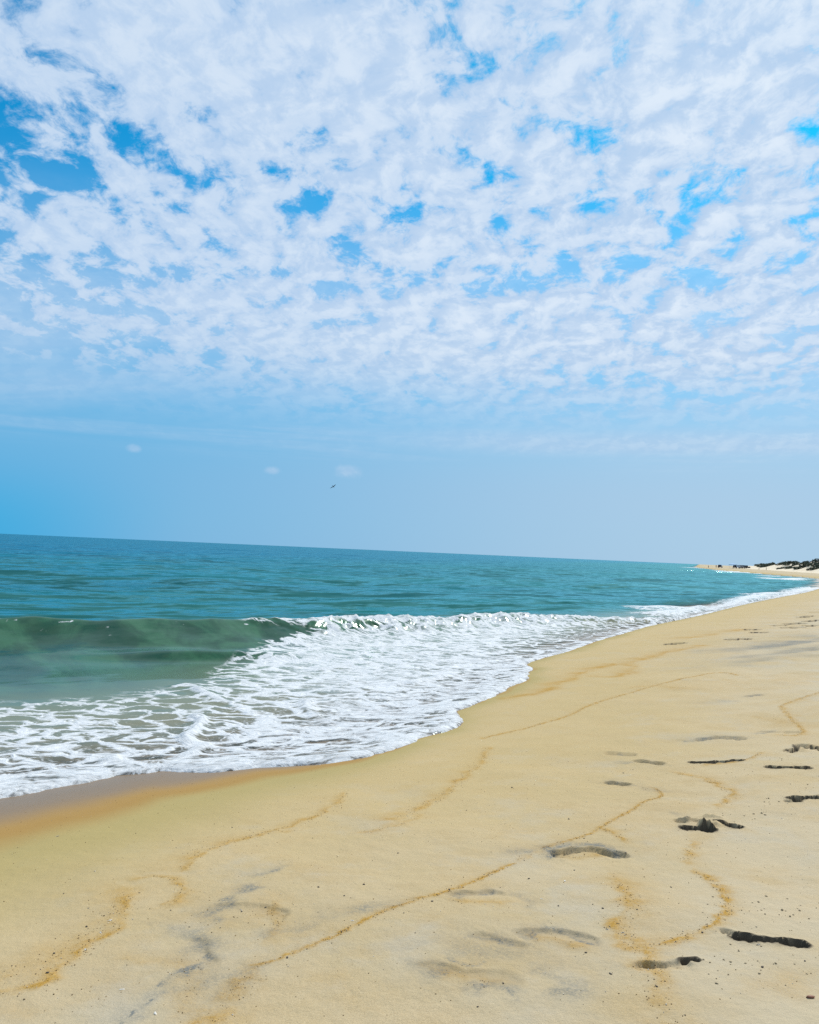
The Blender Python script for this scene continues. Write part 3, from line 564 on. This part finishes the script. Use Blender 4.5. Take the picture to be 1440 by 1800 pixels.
fb = t.bump(t.math('ADD', t.math('MULTIPLY', fv, 1.0), t.math('MULTIPLY', t.noise(P, 30, 3, 0.7), 0.25)), 0.7, 0.05)
fs = principled(t, Base_Color=fcol, Roughness=0.75, Normal=fb); fs.inputs['Specular IOR Level'].default_value = 0.2
fs.inputs['Subsurface Weight'].default_value = 0.0
mx = t.new('ShaderNodeMixShader'); t.set(mx.inputs[0], t.math('MULTIPLY', fm, 0.96)); t.l.new(mw.outputs[0], mx.inputs[1]); t.l.new(fs.outputs[0], mx.inputs[2])
t.l.new(mx.outputs[0], out.inputs['Surface'])
sea_o = tag(fast_mesh('sea', V, Q, m_sea, at), kind='structure')

# ---------------------------------------------------------------- dune ridge behind the beach
def ground(x, y):
    return float(beach(np.array([float(x)]), np.array([float(y)]))[0][0])

DUNE = chaikin([(20, -60), (24, -15), (34, 20), (52, 55), (72, 92), (106, 152), (135, 212), (143, 262), (152, 302), (166, 350), (186, 430), (226, 550), (262, 640)], 2)
seg = np.hypot(*np.diff(DUNE, axis=0).T); arc = np.concatenate([[0], np.cumsum(seg)])
ns, nc = 620, 44
sv = np.linspace(0, arc[-1], ns)
cx = np.interp(sv, arc, DUNE[:, 0]); cy = np.interp(sv, arc, DUNE[:, 1])
tx = np.gradient(cx); ty = np.gradient(cy); tl = np.hypot(tx, ty); nx, ny = ty/tl, -tx/tl      # landward normal
cr = np.linspace(-13, 26, nc)
PX = cx[:, None]+nx[:, None]*cr[None]; PY = cy[:, None]+ny[:, None]*cr[None]
top = np.interp(cy, [-60, 200, 262, 300, 335, 370, 430, 500, 560, 620], [3.4, 3.6, 4.0, 3.9, 3.1, 2.5, 1.9, 1.1, 0.4, 0.0])
prof = np.where(cr < 0, np.exp(-(np.abs(cr)/6.0)**1.7), np.exp(-(cr/17.0)**2))
bz = beach(PX.ravel(), PY.ravel())[0].reshape(PX.shape)
nz = fbm(PX/22, PY/22, 4, 801)+0.25*fbm(PX/6, PY/6, 3, 803)
DZ = top[:, None]*prof[None]*(0.92+0.85*nz)
PZ = bz+np.maximum(DZ, 0)-0.25*(1-np.clip(prof*6, 0, 1))[None]
PZ[:, 0] -= 0.6; PZ[:, -1] -= 0.6
ii = np.arange(ns*nc).reshape(ns, nc)
QD = np.stack([ii[:-1, :-1], ii[:-1, 1:], ii[1:, 1:], ii[1:, :-1]], -1).reshape(-1, 4)
m_dune, t, out = material('dune_sand')
P = t.pos()
c = t.mix(t.mapr(t.noise(P, 0.25, 5, 0.6), 0.35, 0.65), (0.60, 0.50, 0.35), (0.68, 0.59, 0.44))
p = principled(t, Base_Color=c, Roughness=0.95, Normal=t.bump(t.noise(P, 1.5, 5, 0.65), 0.5, 0.3))
t.l.new(p.outputs[0], out.inputs['Surface'])
dune = tag(fast_mesh('dunes', np.stack([PX, PY, PZ], -1).reshape(-1, 3), QD, m_dune, {}), kind='structure')
def dune_z(x, y):
    k = np.argmin((PX-x)**2+(PY-y)**2); return float(PZ.ravel()[k])

# ---------------------------------------------------------------- dune shrubs
m_leaf, t, out = material('shrub_leaves')
c = t.mix(t.mapr(t.noise(t.pos(), 0.9, 4, 0.6), 0.35, 0.65), (0.040, 0.052, 0.032), (0.085, 0.105, 0.060))
p = principled(t, Base_Color=c, Roughness=0.7); t.l.new(p.outputs[0], out.inputs['Surface'])
m_twig = simple('shrub_stem', (0.10, 0.075, 0.05), 0.9)
SHRUBS = [  # crest arc spot (y), across, length, depth, height, label
    (292, -1, 12, 7, 2.3, 'wide dark green dune shrub on the highest dune at the right edge'),
    (304, -2, 9, 6, 2.2, 'tall rounded dune shrub capping the highest pale dune'),
    (312, -5, 6, 4, 1.2, 'low dark shrub sprawling down the face of the highest dune'),
    (284, -6, 7, 4, 1.3, 'dark shrub low on the dune slope at the right frame edge'),
    (338, 0, 9, 6, 1.7, 'rounded dark shrub on the dune crest left of the bare pale gap'),
    (349, -1, 8, 5, 1.3, 'long low dark shrub along the middle of the dune crest'),
    (360, 0, 8, 5, 1.3, 'flat dark shrub in the middle of the crest row'),
    (372, -1, 9, 5, 1.2, 'dark shrub on the low saddle of the dune row'),
    (388, -1, 9, 6, 1.8, 'bushy dark shrub on the second dune from the parked cars'),
    (399, -3, 7, 5, 1.5, 'dark shrub spilling over the seaward face of the second dune'),
    (412, -1, 10, 6, 1.5, 'dark shrub above the bare sand patch near the parked cars'),
    (428, -1, 9, 5, 1.2, 'small dark shrub at the lower end of the dune row'),
    (445, -1, 9, 5, 1.1, 'last low shrub of the dune row behind the parked cars'),
    (345, -7, 3, 2, 0.7, 'small lone tuft halfway down the bare dune face'),
    (330, -6, 4, 2, 0.7, 'small dark tuft on the pale slope below the crest gap'),
]
for k, (yy, acr, ln, dp, ht, lab) in enumerate(SHRUBS):
    i0 = int(np.argmin(np.abs(cy-yy)))
    bx, by = cx[i0]+nx[i0]*acr, cy[i0]+ny[i0]*acr
    z0 = dune_z(bx, by)
    root = bpy.data.objects.new('dune_shrub', None); COL.objects.link(root); root.location = (bx, by, z0)
    tag(root, lab, 'shrub', 'dark shrubs growing on the dune ridge')
    rs = np.random.default_rng(50+k)
    tdx, tdy = tx[i0]/tl[i0], ty[i0]/tl[i0]
    vs_l, fs_l = [], []
    clumps = [(rs.uniform(-.5, .5)*ln, rs.uniform(-.5, .5)*dp, rs.uniform(.55, 1.0)) for _ in range(max(5, int(ln*1.2)))]
    for (ca, cd, chh) in clumps:
        hgt = ht*chh*(1-0.5*(abs(ca)/(ln*.5))**2)
        gz = dune_z(bx+tdx*ca+nx[i0]*cd, by+tdy*ca+ny[i0]*cd)-z0
        for _ in range(90):
            v = rs.normal(size=3); v /= np.linalg.norm(v); v *= rs.uniform(.5, 1)**.5
            c0 = np.array([tdx*ca+nx[i0]*cd+v[0]*1.25, tdy*ca+ny[i0]*cd+v[1]*1.25, gz+max(0.02, hgt*0.5+v[2]*hgt*0.55)])
            a = rs.normal(size=3)*0.17; b = rs.normal(size=3)*0.17
            n0 = len(vs_l); vs_l += [tuple(c0-a), tuple(c0+b), tuple(c0+a), tuple(c0-b)]; fs_l.append((n0, n0+1, n0+2, n0+3))
    link_mesh('foliage', vs_l, fs_l, m_leaf, root)
    sv_l, sf_l = [], []
    for (ca, cd, chh) in clumps:
        gx, gy = tdx*ca+nx[i0]*cd, tdy*ca+ny[i0]*cd
        gz = dune_z(bx+gx, by+gy)-z0
        for q in range(3):
            ex, ey = gx+rs.uniform(-.6, .6), gy+rs.uniform(-.6, .6); n0 = len(sv_l)
            for (qx, qy, qz, rr) in ((gx, gy, gz-0.2, .05), (ex, ey, gz+ht*.55, .02)):
                sv_l += [(qx+rr*math.cos(h), qy+rr*math.sin(h), qz) for h in (0, 2.094, 4.189)]
            sf_l += [(n0, n0+1, n0+4, n0+3), (n0+1, n0+2, n0+5, n0+4), (n0+2, n0, n0+3, n0+5)]
    tag(link_mesh('stem', sv_l, sf_l, m_twig, root), kind='stuff')

# ---------------------------------------------------------------- far vehicles, tent, people
m_tyre = simple('tyre_rubber', (0.02, 0.02, 0.02), 0.9); m_rim = simple('wheel_rim', (0.35, 0.35, 0.36), 0.35, 0.8)
m_glass = simple('dark_glass', (0.015, 0.02, 0.025), 0.08); m_lamp = simple('tail_lamp', (0.35, 0.02, 0.02), 0.3); m_head = simple('head_lamp', (0.7, 0.7, 0.68), 0.2)

def prism(name, prof, w0, w1, mat, parent, bevel=0.06):
    """side profile (x, z, width factor) pushed out to both sides"""
    bm = bmesh.new()
    L = [bm.verts.new((x, w0*0.5*f, z)) for x, z, f in prof]; Rr = [bm.verts.new((x, -w0*0.5*f, z)) for x, z, f in prof]
    n = len(prof)
    bm.faces.new(L[::-1]); bm.faces.new(Rr)
    for i in range(n): bm.faces.new((L[i], L[(i+1) % n], Rr[(i+1) % n], Rr[i]))
    bmesh.ops.recalc_face_normals(bm, faces=bm.faces)
    if bevel: bmesh.ops.bevel(bm, geom=list(bm.edges), offset=bevel, segments=2, affect='EDGES', clamp_overlap=True)
    me = bpy.data.meshes.new(name); bm.to_mesh(me); bm.free(); me.materials.append(mat)
    o = bpy.data.objects.new(name, me); COL.objects.link(o); o.parent = parent
    return o

def disc(name, r, wd, mat, parent, loc, seg=14):
    bm = bmesh.new()
    bmesh.ops.create_cone(bm, cap_ends=True, segments=seg, radius1=r, radius2=r, depth=wd, matrix=Matrix.Rotation(R(90), 4, 'X'))
    bmesh.ops.bevel(bm, geom=[e for e in bm.edges if abs(e.verts[0].co.y-e.verts[1].co.y) < 1e-6], offset=min(0.04, wd*.2), segments=2, affect='EDGES')
    me = bpy.data.meshes.new(name); bm.to_mesh(me); bm.free(); me.materials.append(mat)
    o = bpy.data.objects.new(name, me); COL.objects.link(o); o.parent = parent; o.location = loc
    return o

def box(name, cx_, cy_, cz_, sx, sy, sz, mat, parent, bevel=0.0):
    return prism(name, [(cx_-sx/2, cz_-sz/2, 1), (cx_+sx/2, cz_-sz/2, 1), (cx_+sx/2, cz_+sz/2, 1), (cx_-sx/2, cz_+sz/2, 1)], sy, sy, mat, parent, bevel) if cy_ == 0 else _box_off(name, cx_, cy_, cz_, sx, sy, sz, mat, parent)

def _box_off(name, cx_, cy_, cz_, sx, sy, sz, mat, parent):
    bm = bmesh.new(); bmesh.ops.create_cube(bm, size=1.0)
    for v in bm.verts: v.co = Vector((cx_+v.co.x*sx, cy_+v.co.y*sy, cz_+v.co.z*sz))
    me = bpy.data.meshes.new(name); bm.to_mesh(me); bm.free(); me.materials.append(mat)
    o = bpy.data.objects.new(name, me); COL.objects.link(o); o.parent = parent
    return o

def vehicle(name, kind, paint, x, y, rz, label, group):
    root = bpy.data.objects.new(name, None); COL.objects.link(root)
    root.location = (x, y, ground(x, y)-0.03); root.rotation_euler = (0, 0, R(rz)); tag(root, label, 'car', group)
    W = 1.9
    prism('body', [(-2.35, .45, 1), (2.3, .45, 1), (2.38, .75, .97), (2.25, 1.02, .95), (1.1, 1.12, 1), (-2.3, 1.12, 1), (-2.4, .7, .98)], W, W, paint, root)
    if kind == 'suv':
        prof = [(1.15, 1.10, .94), (0.45, 1.75, .80), (-2.1, 1.78, .80), (-2.32, 1.10, .94)]
    else:
        prof = [(1.15, 1.10, .94), (0.5, 1.72, .80), (-0.75, 1.74, .80), (-0.95, 1.10, .94)]
    cab = prism('cabin', prof, W, W, paint, root, 0.05)
    # glass set a little proud of the cabin
    ms_ = prof
    def lerp(a, b, f): return a+(b-a)*f
    fx0, fx1 = ms_[0][0], ms_[1][0]; bx0, bx1 = ms_[3][0], ms_[2][0]
    for s in (-1, 1):
        def pt_(x, z): return (x, s*(W/2*lerp(.94, .80, (z-1.10)/.66)+0.012), z)
        mid = (fx0+bx0)/2-0.1
        for (u0, u1) in ((bx0+0.22, mid-0.06), (mid+0.06, fx0-0.30)):
            q = [pt_(u0, 1.20), pt_(u1, 1.20), pt_(min(u1, fx1-0.05), 1.64), pt_(max(u0, bx1+0.10), 1.64)]
            link_mesh('side_window', q, [(0, 1, 2, 3) if s < 0 else (3, 2, 1, 0)], m_glass, root)
    def endpane(xa, xb, sgn, nm):
        q = [(lerp(xa, xb, .15)+.02*sgn, -.74, 1.20), (lerp(xa, xb, .15)+.02*sgn, .74, 1.20), (lerp(xa, xb, .85)+.02*sgn, .66, 1.66), (lerp(xa, xb, .85)+.02*sgn, -.66, 1.66)]
        link_mesh(nm, q, [(0, 1, 2, 3) if sgn > 0 else (3, 2, 1, 0)], m_glass, root)
    endpane(fx0, fx1, 1, 'windscreen'); endpane(bx0, bx1, -1, 'rear_window')
    for sx in (-1.45, 1.45):
        for s in (-1, 1):
            wh = disc('wheel', .40, .26, m_tyre, root, (sx, s*.86, .40)); disc('rim', .23, .05, m_rim, wh, (0, s*.12, 0), 10)
    for s in (-1, 1):
        _box_off('headlight', 2.33, s*.68, .86, .08, .32, .14, m_head, root); _box_off('tail_light', -2.36, s*.78, .92, .06, .16, .26, m_lamp, root)
    box('bumper', 2.42, 0, .55, .12, 1.8, .18, m_tyre, root, .03); box('bumper', -2.44, 0, .55, .12, 1.8, .18, m_tyre, root, .03)
    return root

paint_b = simple('paint_black', (0.012, 0.014, 0.018), 0.25); paint_n = simple('paint_navy', (0.012, 0.02, 0.035), 0.25)
paint_g = simple('paint_charcoal', (0.03, 0.032, 0.036), 0.3); paint_w = simple('paint_white', (0.75, 0.76, 0.77), 0.3)
G = 'vehicles parked on the far beach'
vehicle('parked_car', 'suv', paint_n, 182.6, 480, 60, 'dark square-backed car parked alone on the far beach near the person', G)
vehicle('parked_car', 'suv', paint_b, 171.6, 431, 70, 'black car parked at the left end of the far row, beside the canopy', G)
vehicle('parked_car', 'suv', paint_w, 174.9, 433.5, 95, 'white car parked between the dark cars of the far row', G)
vehicle('parked_car', 'pickup', paint_g, 176.4, 429, 200, 'dark pickup parked at the right end of the far row', G)
vehicle('parked_car', 'suv', paint_b, 178.2, 436, 15, 'dark car parked at the back of the far row by the dunes', G)

m_canvas = simple('canopy_cloth', (0.25, 0.42, 0.62), 0.8); m_pole = simple('pole_metal', (0.5, 0.5, 0.5), 0.4, 0.7)
tent = bpy.data.objects.new('canopy_tent', None); COL.objects.link(tent); tx0, ty0 = 168.6, 426; tent.location = (tx0, ty0, ground(tx0, ty0))
tag(tent, 'pale blue beach canopy on four poles left of the far parked cars', 'canopy')
for sx in (-1.4, 1.4):
    for sy in (-1.4, 1.4): _box_off('pole', sx, sy, 1.05, .06, .06, 2.2, m_pole, tent)
e = 1.6
rv = [(-e, -e, 2.1), (e, -e, 2.1), (e, e, 2.1), (-e, e, 2.1), (0, 0, 2.75), (-e, -e, 1.85), (e, -e, 1.85), (e, e, 1.85), (-e, e, 1.85)]
rf = link_mesh('roof', rv, [(0, 1, 4), (1, 2, 4), (2, 3, 4), (3, 0, 4), (0, 5, 6, 1), (1, 6, 7, 2), (2, 7, 8, 3), (3, 8, 5, 0)], m_canvas, tent)
sol = rf.modifiers.new('thickness', 'SOLIDIFY'); sol.thickness = 0.02

def person(x, y, rz, cloth, label):
    """one continuous skinned figure with trousers, shirt and skin told apart by height"""
    J = {'pel': (0, 0, .95, .15), 'spi': (0, 0, 1.15, .14), 'che': (0, 0, 1.35, .17), 'nec': (0, 0, 1.50, .06), 'hd0': (0, .01, 1.58, .085), 'hd1': (0, .01, 1.70, .09),
         'sl': (-.19, 0, 1.42, .07), 'el': (-.26, .02, 1.14, .05), 'wl': (-.27, .10, .90, .035), 'fl': (-.27, .13, .80, .03),
         'sr': (.19, 0, 1.42, .07), 'er': (.27, -.02, 1.14, .05), 'wr': (.27, .05, .90, .035), 'fr': (.27, .08, .80, .03),
         'hl': (-.10, 0, .88, .10), 'kl': (-.11, .08, .48, .07), 'al': (-.11, .02, .08, .05), 'tl': (-.12, .18, .04, .035),
         'hr': (.10, 0, .88, .10), 'kr': (.11, -.02, .48, .07), 'ar': (.11, -.14, .08, .05), 'tr': (.12, .02, .04, .035)}
    E = [('pel', 'spi'), ('spi', 'che'), ('che', 'nec'), ('nec', 'hd0'), ('hd0', 'hd1'), ('che', 'sl'), ('sl', 'el'), ('el', 'wl'), ('wl', 'fl'), ('che', 'sr'), ('sr', 'er'), ('er', 'wr'), ('wr', 'fr'),
         ('pel', 'hl'), ('hl', 'kl'), ('kl', 'al'), ('al', 'tl'), ('pel', 'hr'), ('hr', 'kr'), ('kr', 'ar'), ('ar', 'tr')]
    ks = list(J); me = bpy.data.meshes.new('person'); me.from_pydata([J[k][:3] for k in ks], [(ks.index(a), ks.index(b)) for a, b in E], [])
    o = bpy.data.objects.new('person', me); COL.objects.link(o); o.location = (x, y, ground(x, y)); o.rotation_euler = (0, 0, R(rz))
    sk = o.modifiers.new('skin', 'SKIN'); sl = me.skin_vertices[0].data
    for i, k in enumerate(ks): sl[i].radius = (J[k][3], J[k][3]); sl[i].use_root = (k == 'pel')
    o.modifiers.new('smooth', 'SUBSURF').levels = 1
    m, t, out = material('person_clothes')
    z_ = t.sep(t.new('ShaderNodeTexCoord').outputs['Object'])[2]
    c = t.mix(t.math('GREATER_THAN', z_, 0.95), (0.03, 0.035, 0.06), cloth); c = t.mix(t.math('GREATER_THAN', z_, 1.50), c, (0.32, 0.19, 0.13)); c = t.mix(t.math('GREATER_THAN', z_, 1.66), c, (0.04, 0.025, 0.02))
    p = principled(t, Base_Color=c, Roughness=0.85); t.l.new(p.outputs[0], out.inputs['Surface']); me.materials.append(m)
    return tag(o, label, 'person')
person(177.6, 473, 20, (0.05, 0.06, 0.08), 'person in dark clothes standing at the far waterline left of the lone car')
person(175.0, 478, -60, (0.55, 0.40, 0.36), 'person in pale clothes at the far water edge, left of the darker figure')

m_wood = simple('weathered_wood', (0.16, 0.12, 0.085), 0.9)
for (fx, fy, lab) in ((157.8, 369, 'short dark wooden post at the dune foot, left of the pair'), (155.4, 356, 'short dark wooden post at the dune foot, right of the pair')):
    zg = ground(fx, fy); bm = bmesh.new()
    bmesh.ops.create_cone(bm, cap_ends=True, segments=9, radius1=.11, radius2=.085, depth=1.5, matrix=Matrix.Translation((0, 0, .45)))
    bmesh.ops.bevel(bm, geom=[e for e in bm.edges if e.verts[0].co.z > 1 and e.verts[1].co.z > 1], offset=.03, segments=1, affect='EDGES')
    me = bpy.data.meshes.new('beach_post'); bm.to_mesh(me); bm.free(); me.materials.append(m_wood)
    o = bpy.data.objects.new('beach_post', me); COL.objects.link(o); o.location = (fx, fy, zg); tag(o, lab, 'post', 'posts at the dune foot')

# ---------------------------------------------------------------- sea bird in flight, banking
def loft(name, rings, mat, parent, cap=True):
    n = len(rings[0]); vs = [p for r in rings for p in r]; fs = []
    for i in range(len(rings)-1):
        for j in range(n): fs.append((i*n+j, i*n+(j+1) % n, (i+1)*n+(j+1) % n, (i+1)*n+j))
    fs.append(tuple(range(n))[::-1]); fs.append(tuple((len(rings)-1)*n+j for j in range(n)))
    return link_mesh(name, vs, fs, mat, parent, True)
m_bird = simple('bird_feathers', (0.022, 0.025, 0.03), 0.8)
bird = bpy.data.objects.new('sea_bird', None); COL.objects.link(bird); bird.location = (-11.3, 120, 11.35)
tag(bird, 'small dark sea bird gliding above the horizon on bent wings', 'bird')
body = loft('body', [[(a*math.cos(h), yy, a*.9*math.sin(h)+zz) for h in np.linspace(0, 2*math.pi, 8, endpoint=False)] for yy, a, zz in ((-.26, .012, .0), (-.2, .03, 0), (-.08, .06, 0), (.05, .065, 0), (.14, .05, .01), (.19, .04, .02), (.24, .035, .02), (.28, .012, .01), (.34, .004, 0))], m_bird, bird)
for s in (-1, 1):
    ring = []
    for xx, zz, ch, sw in ((.04, .02, .17, 0), (.20, .13, .18, .04), (.38, .14, .15, .02), (.56, .04, .11, -.06), (.74, -.12, .02, -.16)):
        ring.append([(s*xx, sw+ch*.5, zz), (s*xx, sw, zz+.02), (s*xx, sw-ch*.5, zz), (s*xx, sw, zz-.012)])
    loft('wing', ring, m_bird, bird)
link_mesh('tail', [(-.03, -.22, .005), (.03, -.22, .005), (.06, -.40, .005), (-.06, -.40, .005), (-.03, -.22, -.005), (.03, -.22, -.005), (.06, -.40, -.005), (-.06, -.40, -.005)],
          [(0, 1, 2, 3), (7, 6, 5, 4), (0, 4, 5, 1), (1, 5, 6, 2), (2, 6, 7, 3), (3, 7, 4, 0)], m_bird, bird)
bird.rotation_euler = (R(-38), R(-34), R(-20)); bird.scale = (0.72, 0.72, 0.72)

# ---------------------------------------------------------------- pebbles and shells lying on the sand
def sand_z(xs, ys):
    return sand_surface(np.array(xs, float), np.array(ys, float))[0]
def stone_mesh(name, mat, seed, flat=0.6, bevel=1):
    bm = bmesh.new(); bmesh.ops.create_icosphere(bm, subdivisions=1, radius=1.0)
    rs = random.Random(seed)
    for v in bm.verts: v.co *= rs.uniform(.75, 1.15); v.co.z *= flat
    me = bpy.data.meshes.new(name); bm.to_mesh(me); bm.free(); me.shade_smooth(); me.materials.append(mat); return me
m_dark = simple('dark_pebble', (0.055, 0.040, 0.028), 0.6, var=0.3, scale=3); m_white = simple('shell_white', (0.74, 0.70, 0.62), 0.5); m_red = simple('reddish_stone', (0.20, 0.075, 0.035), 0.6, var=0.3, scale=2)
ORD = ['closest', 'second closest', 'third closest', 'fourth closest', 'fifth closest', 'sixth closest', 'seventh closest', 'eighth closest', 'ninth closest', 'tenth closest']
def near_labels(pts, what):
    own = [min(range(len(LANDMARKS)), key=lambda j: math.hypot(p[0]-LANDMARKS[j][0][0], p[1]-LANDMARKS[j][0][1])) for p in pts]
    lab = [None]*len(pts)
    for j, (c, nm) in enumerate(LANDMARKS):
        mine = sorted([i for i in range(len(pts)) if own[i] == j], key=lambda i: math.hypot(pts[i][0]-c[0], pts[i][1]-c[1]))
        for k, i in enumerate(mine): lab[i] = '%s %s to the %s' % (what, ORD[k], nm)
    return lab
dark_lab = near_labels(DARK_PEBBLES, 'tiny dark pebble'); white_lab = near_labels(WHITE_SHELLS, 'tiny white shell')
pm = [stone_mesh('dark_pebble', m_dark, i, .65) for i in range(4)]
pz = sand_z([p[0] for p in DARK_PEBBLES], [p[1] for p in DARK_PEBBLES])
for i, (x, y) in enumerate(DARK_PEBBLES):
    o = bpy.data.objects.new('dark_pebble', pm[i % 4]); COL.objects.link(o); s = random.uniform(.0034, .0066)*(1.0+0.10*max(0, y-4))
    o.scale = (s*1.35, s*.95, s); o.rotation_euler = (0, 0, random.uniform(0, 6)); o.location = (x, y, float(pz[i])+s*.30)
    tag(o, dark_lab[i], 'pebble', 'dark pebbles scattered on the sand')
def shell_mesh(seed):
    bm = bmesh.new(); rs = random.Random(seed); n = 7
    rows = []
    for j in range(4):
        f = j/3
        rows.append([bm.verts.new((math.cos(math.pi*i/(n-1))*(.15+.85*f)*rs.uniform(.92, 1.05), f*1.2*math.sin(math.pi*(0.25+0.5*i/(n-1))), .45*math.sin(math.pi*f*.85)*(1-.25*abs(i-3)/3)+.05)) for i in range(n)])
    for j in range(3):
        for i in range(n-1): bm.faces.new((rows[j][i], rows[j][i+1], rows[j+1][i+1], rows[j+1][i]))
    bmesh.ops.solidify(bm, geom=list(bm.faces), thickness=.12)
    bmesh.ops.recalc_face_normals(bm, faces=bm.faces)
    me = bpy.data.meshes.new('shell_fragment'); bm.to_mesh(me); bm.free(); me.materials.append(m_white); return me
sm = [shell_mesh(i) for i in range(3)]
pz = sand_z([p[0] for p in WHITE_SHELLS], [p[1] for p in WHITE_SHELLS])
for i, (x, y) in enumerate(WHITE_SHELLS):
    o = bpy.data.objects.new('shell_fragment', sm[i % 3]); COL.objects.link(o); s = random.uniform(.006, .010)
    o.scale = (s*1.5, s, s); o.rotation_euler = (0, 0, random.uniform(0, 6)); o.location = (x, y, float(pz[i])-s*.02)
    tag(o, white_lab[i], 'shell', 'white shell fragments on the sand')
x, y = RED_STONE
o = bpy.data.objects.new('reddish_stone', stone_mesh('reddish_stone', m_red, 31, .55)); COL.objects.link(o); o.scale = (.020, .011, .012); o.location = (x, y, float(sand_z([x], [y])[0])+.003)
tag(o, 'small reddish brown stone near the lower right corner', 'stone')

# loose coarse grains gathered along the wash lines (too many to count)
def grain_cloud(name, pts, sizes, mat, stretch=1.0):
    n = len(pts); base = np.array([(1, 0, 0), (-1, 0, 0), (0, 1, 0), (0, -1, 0), (0, 0, .7), (0, 0, -.7)], float)
    fc = np.array([(0, 2, 4), (2, 1, 4), (1, 3, 4), (3, 0, 4), (2, 0, 5), (1, 2, 5), (3, 1, 5), (0, 3, 5)])
    a = rng.uniform(0, 6.28, n); ca, sa = np.cos(a), np.sin(a)
    b = base[None]*(sizes[:, None, None]*rng.uniform(.6, 1.25, (n, 6, 1)))
    b[:, :, 0] *= stretch
    rot = np.stack([b[:, :, 0]*ca[:, None]-b[:, :, 1]*sa[:, None], b[:, :, 0]*sa[:, None]+b[:, :, 1]*ca[:, None], b[:, :, 2]], -1)
    V = (rot+pts[:, None, :]).reshape(-1, 3); F = (fc[None]+6*np.arange(n)[:, None, None]).reshape(-1, 3)
    o = fast_mesh(name, V, F, mat, {}); return tag(o, kind='stuff')
gp, gs = [], []
for (wd, stg, pts) in OCHRE:
    pc = chaikin(np.array(pts), 2); L = np.hypot(*np.diff(pc, axis=0).T); cum = np.concatenate([[0], np.cumsum(L)])
    if pc[:, 1].mean() > 14: continue
    n = int(cum[-1]*90*stg*(0.6+wd*10))
    u = rng.uniform(0, cum[-1], n); xx = np.interp(u, cum, pc[:, 0])+rng.normal(0, wd*.55, n); yy = np.interp(u, cum, pc[:, 1])+rng.normal(0, wd*.55, n)
    gp.append(np.stack([xx, yy], -1)); gs.append(np.abs(rng.normal(.0016, .0009, n))+.0009)
n = 2600                                             # thin scatter everywhere on the near beach
r_ = np.sqrt(rng.uniform(2.4**2, 9**2, n)); a_ = rng.uniform(R(-30), R(30), n)
gp.append(np.stack([r_*np.sin(a_), r_*np.cos(a_)], -1)); gs.append(np.abs(rng.normal(.0014, .0010, n))+.0008)
gp = np.concatenate(gp); gs = np.concatenate(gs)
gz, gD, gS = sand_surface(gp[:, 0].copy(), gp[:, 1].copy())[:3]
ok = gS < -0.15
gp, gs, gz = gp[ok], gs[ok], gz[ok]
m_grit, t, out = material('coarse_grit')
vr = t.voro(t.pos(), 140.0, 'F1', 'Color')
vc = t.sep(vr)[0]
c = t.mix(t.mapr(vc, 0.2, 0.8), (0.10, 0.055, 0.02), (0.42, 0.27, 0.10)); c = t.mix(t.math('GREATER_THAN', t.sep(vr)[1], 0.90), c, (0.72, 0.68, 0.60))
p = principled(t, Base_Color=c, Roughness=0.7); t.l.new(p.outputs[0], out.inputs['Surface'])
grain_cloud('shell_grit', np.concatenate([gp, (gz+gs*.4)[:, None]], 1), gs, m_grit)
cp_, cs_ = [], []
for (c0, rr, n) in CLOD_ZONES:
    cp_.append(np.array(c0)+rng.normal(0, rr*.55, (n, 2))*np.array([1.0, 0.6])); cs_.append(np.abs(rng.normal(.0026, .0018, n))+.0014)
cp_ = np.concatenate(cp_); cs_ = np.concatenate(cs_); cz = sand_surface(cp_[:, 0].copy(), cp_[:, 1].copy())[0]
m_clod = simple('sand_crumb', (0.36, 0.28, 0.17), 0.95, var=0.3, scale=60)
grain_cloud('sand_crumbs', np.concatenate([cp_, (cz+cs_*.35)[:, None]], 1), cs_, m_clod, 1.5)
